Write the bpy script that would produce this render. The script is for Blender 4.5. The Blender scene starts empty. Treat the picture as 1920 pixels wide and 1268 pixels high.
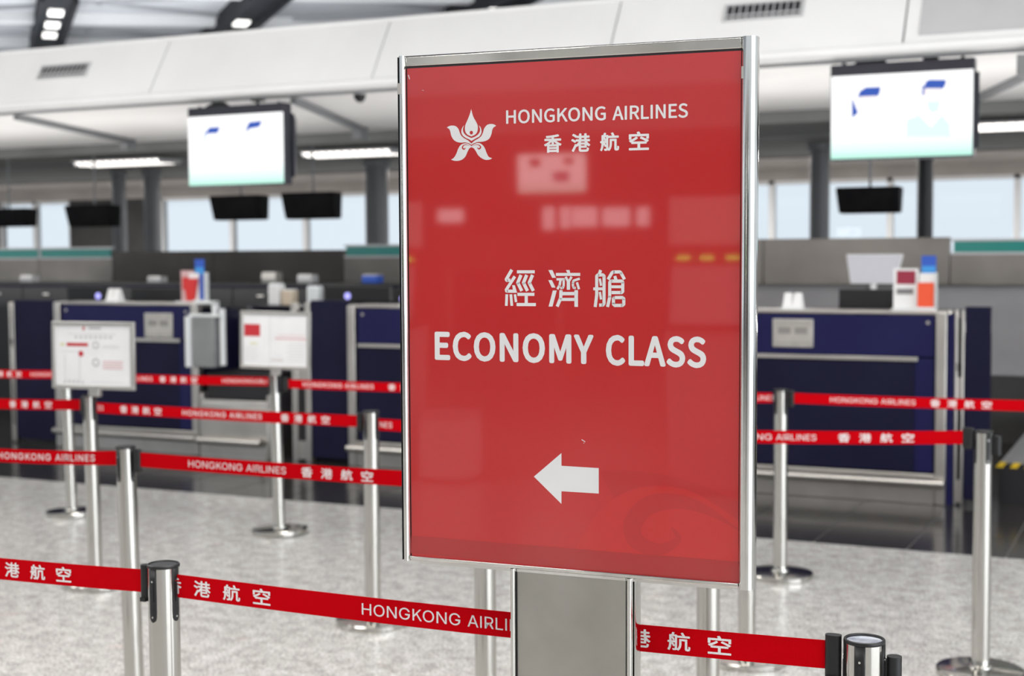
import bpy, math, random
from mathutils import Vector, Matrix, Euler
random.seed(7)
S = bpy.context.scene
COL = S.collection
# ------------------------------------------------------------------ camera
TH, PITCH, ROLL, CAM_H = math.radians(25.1), math.atan(157 / 2667.0), 0.006, 1.58
f0 = Vector((-math.sin(TH), math.cos(TH), 0)); r0 = Vector((math.cos(TH), math.sin(TH), 0)); u0 = Vector((0, 0, 1))
fw = f0 * math.cos(PITCH) - u0 * math.sin(PITCH); u1 = u0 * math.cos(PITCH) + f0 * math.sin(PITCH)
rt = r0 * math.cos(ROLL) - u1 * math.sin(ROLL); up = u1 * math.cos(ROLL) + r0 * math.sin(ROLL)
cd = bpy.data.cameras.new('camera'); cam = bpy.data.objects.new('camera', cd); COL.objects.link(cam)
m = Matrix((rt, up, -fw)).transposed().to_4x4(); m.translation = Vector((0, 0, CAM_H)); cam.matrix_world = m
cd.sensor_width = 36; cd.lens = 2667 / 1920 * 36; cd.clip_start = 0.05; cd.clip_end = 300
cd.dof.use_dof = True; cd.dof.focus_distance = 2.47; cd.dof.aperture_fstop = 4.3; cd.dof.aperture_blades = 0
S.camera = cam
# ------------------------------------------------------------------ world and lights
w = bpy.data.worlds.new('world'); S.world = w; w.use_nodes = True
bg = w.node_tree.nodes['Background']; bg.inputs[0].default_value = (0.86, 0.93, 1.0, 1); bg.inputs[1].default_value = 0.98
S.view_settings.view_transform = 'Standard'; S.view_settings.look = 'None'; S.view_settings.gamma = 1.0
S.view_settings.use_curve_mapping = False; S.view_settings.exposure = 0.0
def area(name, loc, sx, sy, power, color=(1, 0.97, 0.93), rot=(0, 0, 0)):
    l = bpy.data.lights.new(name, 'AREA'); l.shape = 'RECTANGLE'; l.size = sx; l.size_y = sy; l.energy = power; l.color = color
    o = bpy.data.objects.new(name, l); COL.objects.link(o); o.location = loc; o.rotation_euler = rot
    return o
for i, (x, y) in enumerate([(-9, 4.2), (-1, 4.2), (-5, -2.5), (4, -2.5), (-13, -2.5)]):
    area('hall_ceiling_light', (x, y, 5.85), 5.0, 2.2, 300)
# daylight through the glazed end of the hall
area('hall_end_daylight', (13.5, -1.0, 2.4), 15.0, 4.4, 1150, (0.92, 0.96, 1.0), (math.pi / 2, 0, math.pi / 2))
# unseen fill lights added to brighten the hall roof and the canopy ceiling
for x in (-24, -16, -8): area('roof_fill', (x, 19, 3.6), 6.0, 1.5, 240, (0.95, 0.97, 1.0), (math.pi, 0, 0))
area('canopy_fill', (-5.6, 10.0, 1.05), 19.0, 0.22, 280, (1, 0.98, 0.96), (math.pi, 0, 0))
# fill lights added to brighten the back area, from below and near the windows
area('back_fill', (-8, 18.4, 0.9), 26.0, 0.3, 150, (1, 0.97, 0.94), (math.pi, 0, 0))
for x in (-16, -10.5, -5, 0): area('back_ceiling_fill', (x, 17.6, 2.74), 3.0, 0.4, 120, (1, 0.97, 0.94))
# ------------------------------------------------------------------ helpers
def tag(o, label=None, cat=None, group=None, kind=None):
    if label: o['label'] = label
    if cat: o['category'] = cat
    if group: o['group'] = group
    if kind: o['kind'] = kind
    return o
def empty(name, loc=(0, 0, 0), rot=(0, 0, 0)):
    o = bpy.data.objects.new(name, None); COL.objects.link(o); o.location = loc; o.rotation_euler = rot
    o.empty_display_size = 0.1
    return o
def link(name, me, parent=None):
    o = bpy.data.objects.new(name, me); COL.objects.link(o)
    if parent is not None: o.parent = parent
    return o
class MB:
    def __init__(s): s.v = []; s.f = []
    def add(s, vs, fs):
        b = len(s.v); s.v += [tuple(v) for v in vs]; s.f += [tuple(i + b for i in f) for f in fs]; return s
    def box(s, x0, x1, y0, y1, z0, z1):
        return s.add([(x0,y0,z0),(x1,y0,z0),(x1,y1,z0),(x0,y1,z0),(x0,y0,z1),(x1,y0,z1),(x1,y1,z1),(x0,y1,z1)],
                     [(0,3,2,1),(4,5,6,7),(0,1,5,4),(1,2,6,5),(2,3,7,6),(3,0,4,7)])
    def hexa(s, pts):  # eight free corners, bottom four then top four
        return s.add(pts, [(0,3,2,1),(4,5,6,7),(0,1,5,4),(1,2,6,5),(2,3,7,6),(3,0,4,7)])
    def tube(s, p0, p1, r, n=20, r1=None, caps=True):
        p0 = Vector(p0); p1 = Vector(p1); d = (p1 - p0).normalized()
        a = d.orthogonal().normalized(); b = d.cross(a); r1 = r if r1 is None else r1; vs = []
        for p, rr in ((p0, r), (p1, r1)):
            for i in range(n):
                t = 2 * math.pi * i / n; vs.append(p + (a * math.cos(t) + b * math.sin(t)) * rr)
        fs = [(i, (i + 1) % n, n + (i + 1) % n, n + i) for i in range(n)]
        if caps: fs += [tuple(range(n - 1, -1, -1)), tuple(range(n, 2 * n))]
        return s.add(vs, fs)
    def lathe(s, prof, n=40, c=(0, 0, 0)):
        vs = []; fs = []
        for r, z in prof:
            for i in range(n):
                t = 2 * math.pi * i / n; vs.append((c[0] + r * math.cos(t), c[1] + r * math.sin(t), c[2] + z))
        for k in range(len(prof) - 1):
            for i in range(n):
                j = (i + 1) % n; fs.append((k * n + i, k * n + j, (k + 1) * n + j, (k + 1) * n + i))
        fs.append(tuple(range(n - 1, -1, -1))); fs.append(tuple((len(prof) - 1) * n + i for i in range(n)))
        return s.add(vs, fs)
    def prism(s, poly, fn, t):
        # poly: 2D outline; fn(u, v, w) -> 3D; t: thickness
        n = len(poly)
        vs = [fn(u, v, 0) for u, v in poly] + [fn(u, v, t) for u, v in poly]
        return s.add(vs, [tuple(range(n)), tuple(range(2 * n - 1, n - 1, -1))] + [(i, n + i, n + (i + 1) % n, (i + 1) % n) for i in range(n)])
    def mesh(s, name, mat, smooth=None):
        me = bpy.data.meshes.new(name); me.from_pydata(s.v, [], s.f); me.materials.append(mat); me.validate()
        if smooth:
            me.shade_smooth(); me.set_sharp_from_angle(angle=smooth)
        me.update(); return me
    def build(s, name, mat, parent=None, smooth=None, bevel=0, seg=2):
        o = link(name, s.mesh(name, mat, smooth), parent)
        if bevel:
            b = o.modifiers.new('bevel', 'BEVEL'); b.width = bevel; b.segments = seg; b.limit_method = 'ANGLE'; b.angle_limit = 0.6
            o.data.shade_smooth(); o.data.set_sharp_from_angle(angle=0.7)
        return o
def fix_normals(o):
    import bmesh
    bm = bmesh.new(); bm.from_mesh(o.data); bmesh.ops.recalc_face_normals(bm, faces=bm.faces); bm.to_mesh(o.data); bm.free()
    return o
def copy_tree(o, parent=None):
    c = o.copy(); COL.objects.link(c)
    if parent is not None: c.parent = parent
    for ch in list(o.children): copy_tree(ch, c)
    return c
def B(name, mat, parent, *a, bevel=0.0):
    return MB().box(*a).build(name, mat, parent, bevel=bevel)
# ------------------------------------------------------------------ materials
def mat(name, color=(0.8, 0.8, 0.8), rough=0.5, metal=0.0, coat=0.0, coat_rough=0.03, emit=None, es=0.0, spec=0.5):
    m = bpy.data.materials.new(name); m.use_nodes = True; n = m.node_tree.nodes; b = n['Principled BSDF']
    b.inputs['Base Color'].default_value = (*color, 1); b.inputs['Roughness'].default_value = rough; b.inputs['Metallic'].default_value = metal
    b.inputs['Coat Weight'].default_value = coat; b.inputs['Coat Roughness'].default_value = coat_rough
    b.inputs['Specular IOR Level'].default_value = spec
    if emit: b.inputs['Emission Color'].default_value = (*emit, 1); b.inputs['Emission Strength'].default_value = es
    return m
def noise_color(m, c1, c2, scale, detail=3, lo=0.35, hi=0.65, coord='Object', stretch=(1, 1, 1), bump=0.0):
    t = m.node_tree; n = t.nodes; L = t.links; b = n['Principled BSDF']
    tc = n.new('ShaderNodeTexCoord'); mp = n.new('ShaderNodeMapping'); mp.inputs['Scale'].default_value = stretch
    nz = n.new('ShaderNodeTexNoise'); nz.inputs['Scale'].default_value = scale; nz.inputs['Detail'].default_value = detail
    rp = n.new('ShaderNodeValToRGB'); rp.color_ramp.elements[0].position = lo; rp.color_ramp.elements[1].position = hi
    rp.color_ramp.elements[0].color = (*c1, 1); rp.color_ramp.elements[1].color = (*c2, 1)
    L.new(tc.outputs[coord], mp.inputs[0]); L.new(mp.outputs[0], nz.inputs['Vector']); L.new(nz.outputs['Fac'], rp.inputs[0]); L.new(rp.outputs[0], b.inputs['Base Color'])
    if bump:
        bp = n.new('ShaderNodeBump'); bp.inputs['Strength'].default_value = bump; bp.inputs['Distance'].default_value = 0.002
        L.new(nz.outputs['Fac'], bp.inputs['Height']); L.new(bp.outputs[0], b.inputs['Normal'])
    return m
M = {}
M['chrome'] = noise_color(mat('chrome_tube', rough=0.13, metal=1), (0.50, 0.485, 0.45), (0.60, 0.585, 0.55), 6, stretch=(1, 1, 0.1))
M['frame'] = noise_color(mat('polished_frame_steel', rough=0.10, metal=1), (0.62, 0.61, 0.58), (0.70, 0.69, 0.66), 9)
M['brushed'] = noise_color(mat('worn_brushed_steel', rough=0.42, metal=1), (0.40, 0.385, 0.35), (0.50, 0.485, 0.45), 7, detail=6, lo=0.3, hi=0.7)
M['steel'] = noise_color(mat('counter_steel', rough=0.38, metal=1), (0.52, 0.495, 0.465), (0.62, 0.595, 0.56), 3)
M['wallsteel'] = noise_color(mat('wall_steel', rough=0.45, metal=0.85), (0.20, 0.185, 0.17), (0.27, 0.25, 0.23), 1.5)
M['wallsteeldark'] = noise_color(mat('dark_wall_steel', rough=0.5, metal=0.7), (0.075, 0.068, 0.064), (0.10, 0.092, 0.086), 1.5)
M['black'] = noise_color(mat('black_plastic', rough=0.45), (0.006, 0.006, 0.007), (0.010, 0.010, 0.011), 60)
M['matteblack'] = noise_color(mat('matte_black_casing', rough=0.6, spec=0.08), (0.004, 0.004, 0.005), (0.008, 0.008, 0.009), 8)
M['capglass'] = mat('dark_cap_disc', (0.03, 0.032, 0.036), 0.55)
M['capmirror'] = noise_color(mat('mirror_cap_disc', rough=0.12, metal=1), (0.35, 0.38, 0.50), (0.75, 0.78, 0.85), 40, detail=4)
M['belt'] = noise_color(mat('red_webbing', rough=0.8, spec=0.03), (0.47, 0.0006, 0.004), (0.56, 0.001, 0.006), 700, detail=2, stretch=(1, 1, 3), bump=0.25)
M['beltink'] = noise_color(mat('belt_print_white', rough=0.7), (0.70, 0.66, 0.66), (0.82, 0.78, 0.78), 300)
M['poster'] = noise_color(mat('glossy_red_poster', rough=0.35, coat=1.0, coat_rough=0.035), (0.455, 0.009, 0.010), (0.48, 0.011, 0.011), 3)
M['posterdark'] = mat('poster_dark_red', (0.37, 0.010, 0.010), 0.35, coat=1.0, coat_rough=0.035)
M['posterlight'] = mat('poster_bright_red', (0.50, 0.011, 0.009), 0.35, coat=1.0, coat_rough=0.035)
M['posterfaint'] = mat('poster_faint_red', (0.43, 0.009, 0.009), 0.35, coat=1.0, coat_rough=0.035)
M['posterwhite'] = noise_color(mat('poster_white_print', rough=0.35, coat=1.0, coat_rough=0.035), (0.70, 0.69, 0.69), (0.75, 0.74, 0.74), 5)
M['gasket'] = mat('black_gasket', (0.012, 0.011, 0.014), 0.5)
M['navy'] = noise_color(mat('navy_laminate', rough=0.4, spec=0.2), (0.009, 0.009, 0.058), (0.012, 0.012, 0.068), 2)
M['navydark'] = noise_color(mat('dark_navy_laminate', rough=0.5, spec=0.15), (0.007, 0.007, 0.026), (0.010, 0.010, 0.033), 2)
M['white'] = noise_color(mat('white_panel', rough=0.45), (0.83, 0.83, 0.83), (0.88, 0.88, 0.88), 1.2)
M['soffit'] = noise_color(mat('soffit_white', rough=0.5), (0.74, 0.73, 0.72), (0.80, 0.79, 0.78), 1.0)
M['inset'] = noise_color(mat('grey_inset', rough=0.4), (0.50, 0.50, 0.51), (0.55, 0.55, 0.56), 2)
M['darkceil'] = noise_color(mat('dark_ceiling', rough=0.7), (0.15, 0.156, 0.153), (0.19, 0.196, 0.193), 1.5)
M['brownceil'] = noise_color(mat('slatted_ceiling', rough=0.6), (0.42, 0.385, 0.36), (0.50, 0.46, 0.43), 2)
M['greywall'] = noise_color(mat('grey_partition', rough=0.6), (0.33, 0.32, 0.325), (0.37, 0.36, 0.365), 2)
M['darkwall'] = noise_color(mat('dark_wall', rough=0.7), (0.035, 0.034, 0.034), (0.05, 0.049, 0.048), 2)
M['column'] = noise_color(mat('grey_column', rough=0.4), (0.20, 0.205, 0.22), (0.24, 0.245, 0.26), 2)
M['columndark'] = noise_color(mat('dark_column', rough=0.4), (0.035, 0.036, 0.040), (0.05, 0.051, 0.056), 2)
M['teal'] = mat('teal_glass_edge', (0.03, 0.25, 0.22), 0.15)
M['roof'] = noise_color(mat('roof_panel', rough=0.5), (0.42, 0.43, 0.45), (0.48, 0.49, 0.51), 0.8)
M['roofbeam'] = mat('roof_beam_white', (0.66, 0.66, 0.66), 0.5)
M['roofdark'] = mat('roof_brace', (0.22, 0.225, 0.235), 0.6)
M['roofseam'] = mat('roof_seam', (0.33, 0.335, 0.35), 0.6)
M['track'] = noise_color(mat('black_light_track', rough=0.7, spec=0.1), (0.010, 0.011, 0.013), (0.018, 0.019, 0.022), 3)
M['lamp'] = mat('lamp_glow', (0.9, 0.9, 0.88), 0.5, emit=(1.0, 0.97, 0.92), es=1.8)
M['lamptube'] = mat('strip_lamp_glow', (0.9, 0.9, 0.88), 0.5, emit=(1.0, 0.95, 0.90), es=2.2)
M['backlit'] = mat('backlit_panel', (0.8, 0.8, 0.8), 0.5, emit=(1.0, 0.93, 0.97), es=4.5)
M['led'] = mat('violet_led', (0.4, 0.4, 0.9), 0.4, emit=(0.36, 0.34, 0.85), es=1.0)
M['greenled'] = mat('green_led', (0.2, 0.8, 0.2), 0.4, emit=(0.35, 1.0, 0.10), es=9.0)
M['boardwhite'] = noise_color(mat('board_paper', rough=0.35), (0.72, 0.72, 0.73), (0.76, 0.76, 0.77), 8)
M['boardframe'] = mat('board_frame_aluminium', (0.52, 0.51, 0.49), 0.35, metal=0.8)
M['printred'] = mat('print_red', (0.48, 0.02, 0.03), 0.5)
M['printpink'] = mat('print_pale_red', (0.62, 0.40, 0.40), 0.5)
M['printgrey'] = mat('print_grey', (0.42, 0.41, 0.42), 0.5)
M['printpale'] = mat('print_pale_grey', (0.62, 0.60, 0.60), 0.5)
M['printyellow'] = mat('print_pale_yellow', (0.62, 0.60, 0.38), 0.5)
M['plaque'] = noise_color(mat('plaque_steel', rough=0.4, metal=0.5), (0.46, 0.44, 0.41), (0.54, 0.52, 0.49), 12)
M['plaqueink'] = mat('plaque_relief', (0.30, 0.285, 0.27), 0.5, metal=0.4)
M['gauge'] = noise_color(mat('gauge_grey', rough=0.5), (0.20, 0.205, 0.21), (0.24, 0.245, 0.25), 4)
M['gaugewhite'] = mat('gauge_white', (0.70, 0.72, 0.73), 0.4)
M['paper'] = mat('white_paper', (0.80, 0.80, 0.80), 0.6)
M['leafred'] = mat('leaflet_red', (0.62, 0.03, 0.03), 0.5)
M['leaforange'] = mat('leaflet_orange', (0.80, 0.09, 0.03), 0.5)
M['leafcrimson'] = mat('leaflet_crimson', (0.30, 0.02, 0.05), 0.5)
M['leafblue'] = mat('leaflet_blue', (0.03, 0.10, 0.50), 0.5)
M['leafcyan'] = mat('leaflet_light_blue', (0.05, 0.30, 0.70), 0.5)
M['leafgrey'] = mat('leaflet_grey_print', (0.20, 0.19, 0.20), 0.5)
M['acrylic'] = mat('clear_acrylic_edge', (0.70, 0.73, 0.74), 0.15)
M['beige'] = mat('beige_paper', (0.62, 0.52, 0.40), 0.6)
M['yellow'] = mat('hazard_yellow', (0.75, 0.50, 0.02), 0.5)
M['rubber'] = noise_color(mat('conveyor_rubber', rough=0.6), (0.030, 0.031, 0.034), (0.045, 0.046, 0.050), 20)
M['casing'] = noise_color(mat('screen_casing', rough=0.35), (0.012, 0.012, 0.022), (0.018, 0.018, 0.030), 5)
M['glass'] = None
def glass_mat():
    m = bpy.data.materials.new('window_glass'); m.use_nodes = True; t = m.node_tree; t.nodes.clear()
    o = t.nodes.new('ShaderNodeOutputMaterial'); mx = t.nodes.new('ShaderNodeMixShader'); tr = t.nodes.new('ShaderNodeBsdfTransparent'); gl = t.nodes.new('ShaderNodeBsdfGlossy')
    tr.inputs[0].default_value = (0.95, 0.97, 0.98, 1); gl.inputs['Roughness'].default_value = 0.02
    fr = t.nodes.new('ShaderNodeFresnel'); fr.inputs[0].default_value = 1.3
    t.links.new(fr.outputs[0], mx.inputs[0]); t.links.new(tr.outputs[0], mx.inputs[1]); t.links.new(gl.outputs[0], mx.inputs[2]); t.links.new(mx.outputs[0], o.inputs[0])
    return m
M['glass'] = glass_mat()
def screen_mat(name):
    # what the lit screen shows: white picture fading to pale green along its lower edge
    m = bpy.data.materials.new(name); m.use_nodes = True; t = m.node_tree; b = t.nodes['Principled BSDF']
    tc = t.nodes.new('ShaderNodeTexCoord'); sp = t.nodes.new('ShaderNodeSeparateXYZ'); rp = t.nodes.new('ShaderNodeValToRGB')
    e = rp.color_ramp.elements; e[0].position = 0.0; e[0].color = (0.40, 0.78, 0.64, 1); e[1].position = 0.34; e[1].color = (1.0, 1.0, 1.0, 1)
    x = e.new(0.10); x.color = (0.66, 0.88, 0.82, 1)
    t.links.new(tc.outputs['Generated'], sp.inputs[0]); t.links.new(sp.outputs['Z'], rp.inputs[0]); t.links.new(rp.outputs[0], b.inputs['Emission Color'])
    b.inputs['Emission Strength'].default_value = 1.2; b.inputs['Base Color'].default_value = (0.02, 0.02, 0.02, 1); b.inputs['Roughness'].default_value = 0.3
    return m
M['screen'] = screen_mat('screen_picture')
M['screenfar'] = screen_mat('facing_screen_picture'); M['screenfar'].node_tree.nodes['Principled BSDF'].inputs['Emission Strength'].default_value = 5.5
M['kioskglow'] = mat('kiosk_display_glow', (0.1, 0.1, 0.1), 0.3, emit=(0.9, 0.8, 0.85), es=0.8)
M['scrblue'] = mat('screen_blue', (0, 0, 0), 0.4, emit=(0.02, 0.10, 0.55), es=0.9)
M['scrpale'] = mat('screen_pale_blue', (0, 0, 0), 0.4, emit=(0.80, 0.97, 0.98), es=1.0)
M['scrlav'] = mat('screen_lavender', (0, 0, 0), 0.4, emit=(0.50, 0.60, 0.92), es=1.0)
M['scrskin'] = mat('screen_pale_pink', (0, 0, 0), 0.4, emit=(1.0, 0.92, 0.90), es=1.1)
def granite():
    m = mat('polished_granite', rough=0.22, spec=0.5); t = m.node_tree; n = t.nodes; L = t.links; b = n['Principled BSDF']
    tc = n.new('ShaderNodeTexCoord')
    def nz(scale, detail, lo, hi, c1, c2):
        a = n.new('ShaderNodeTexNoise'); a.inputs['Scale'].default_value = scale; a.inputs['Detail'].default_value = detail; a.inputs['Roughness'].default_value = 0.65
        r = n.new('ShaderNodeValToRGB'); r.color_ramp.elements[0].position = lo; r.color_ramp.elements[1].position = hi
        r.color_ramp.elements[0].color = (*c1, 1); r.color_ramp.elements[1].color = (*c2, 1)
        L.new(tc.outputs['Object'], a.inputs['Vector']); L.new(a.outputs['Fac'], r.inputs[0]); return r
    base = nz(95, 4, 0.40, 0.56, (0.30, 0.295, 0.285), (0.84, 0.83, 0.81))
    big = nz(13, 6, 0.36, 0.62, (0.50, 0.49, 0.47), (1.0, 1.0, 1.0))
    pink = nz(5, 3, 0.62, 0.78, (1.0, 1.0, 1.0), (1.0, 0.86, 0.84))
    m1 = n.new('ShaderNodeMix'); m1.data_type = 'RGBA'; m1.blend_type = 'MULTIPLY'; m1.inputs[0].default_value = 0.72
    m2 = n.new('ShaderNodeMix'); m2.data_type = 'RGBA'; m2.blend_type = 'MULTIPLY'; m2.inputs[0].default_value = 1.0
    L.new(base.outputs[0], m1.inputs[6]); L.new(big.outputs[0], m1.inputs[7]); L.new(m1.outputs[2], m2.inputs[6]); L.new(pink.outputs[0], m2.inputs[7]); L.new(m2.outputs[2], b.inputs['Base Color'])
    return m
M['granite'] = granite()
M['darkstone'] = noise_color(mat('dark_polished_stone', rough=0.16), (0.020, 0.019, 0.019), (0.036, 0.034, 0.033), 40, detail=5)
M['grout'] = mat('grout_line', (0.15, 0.147, 0.142), 0.6)
# ------------------------------------------------------------------ flat lettering from the built-in font
_gl = {}
def glyphs(text, bold=0.0, space=1.0):
    key = (text, bold, space)
    if key in _gl: return _gl[key]
    c = bpy.data.curves.new('lettering', 'FONT'); c.body = text; c.offset = bold; c.space_character = space; c.resolution_u = 4; c.fill_mode = 'FRONT'
    o = bpy.data.objects.new('lettering_source', c); COL.objects.link(o)
    dg = bpy.context.evaluated_depsgraph_get(); me = bpy.data.meshes.new_from_object(o.evaluated_get(dg))
    vs = [(v.co.x, v.co.y) for v in me.vertices]; fs = [tuple(p.vertices) for p in me.polygons]
    bpy.data.objects.remove(o); bpy.data.curves.remove(c); bpy.data.meshes.remove(me)
    xs = [v[0] for v in vs]; ys = [v[1] for v in vs]; x0, x1, y0, y1 = min(xs), max(xs), min(ys), max(ys)
    vs = [((a - x0) / (x1 - x0), (b - y0) / (y1 - y0)) for a, b in vs]
    _gl[key] = (vs, fs); return _gl[key]
STACK = [(0, 0)] + [(math.cos(k * math.pi / 4), math.sin(k * math.pi / 4)) for k in range(8)]
def stack(mb, pts, fs, fn, r):
    # heavier weight: the same outline laid down again all round itself
    for i, (a, b) in enumerate(STACK if r > 0 else STACK[:1]):
        mb.add([fn(u + a * r, v + b * r, 0.000002 * i) for u, v in pts], fs)
def put_han(mb, ch, x0, x1, z0, z1, fn, r=0.0):
    vs, fs = glyphs(ch)
    stack(mb, [(x0 + r + a * (x1 - x0 - 2 * r), z0 + r + b * (z1 - z0 - 2 * r)) for a, b in vs], fs, fn, r)
def put_word(word, face, x0, x1, z0, z1, fn, r=0.0, track=0.0, joined=None):
    # returns one MB per letter (or adds all to `joined`)
    F = FACES[face]; cap = max(v[1] for v in F['E'][1]); pen = 0.0; items = []
    for ch in word:
        adv, vs, fs = F[ch]; items.append((pen, vs, fs)); pen += adv + track * cap
    lo = min(p + v[0] for p, vs, fs in items for v in vs); hi = max(p + v[0] for p, vs, fs in items for v in vs)
    k = (x1 - x0 - 2 * r) / (hi - lo); out = []
    for p, vs, fs in items:
        mb = joined or MB()
        stack(mb, [(x0 + r + (p + v[0] - lo) * k, z0 + r + v[1] / cap * (z1 - z0 - 2 * r)) for v in vs], fs, fn, r); out.append(mb)
    return out
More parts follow.
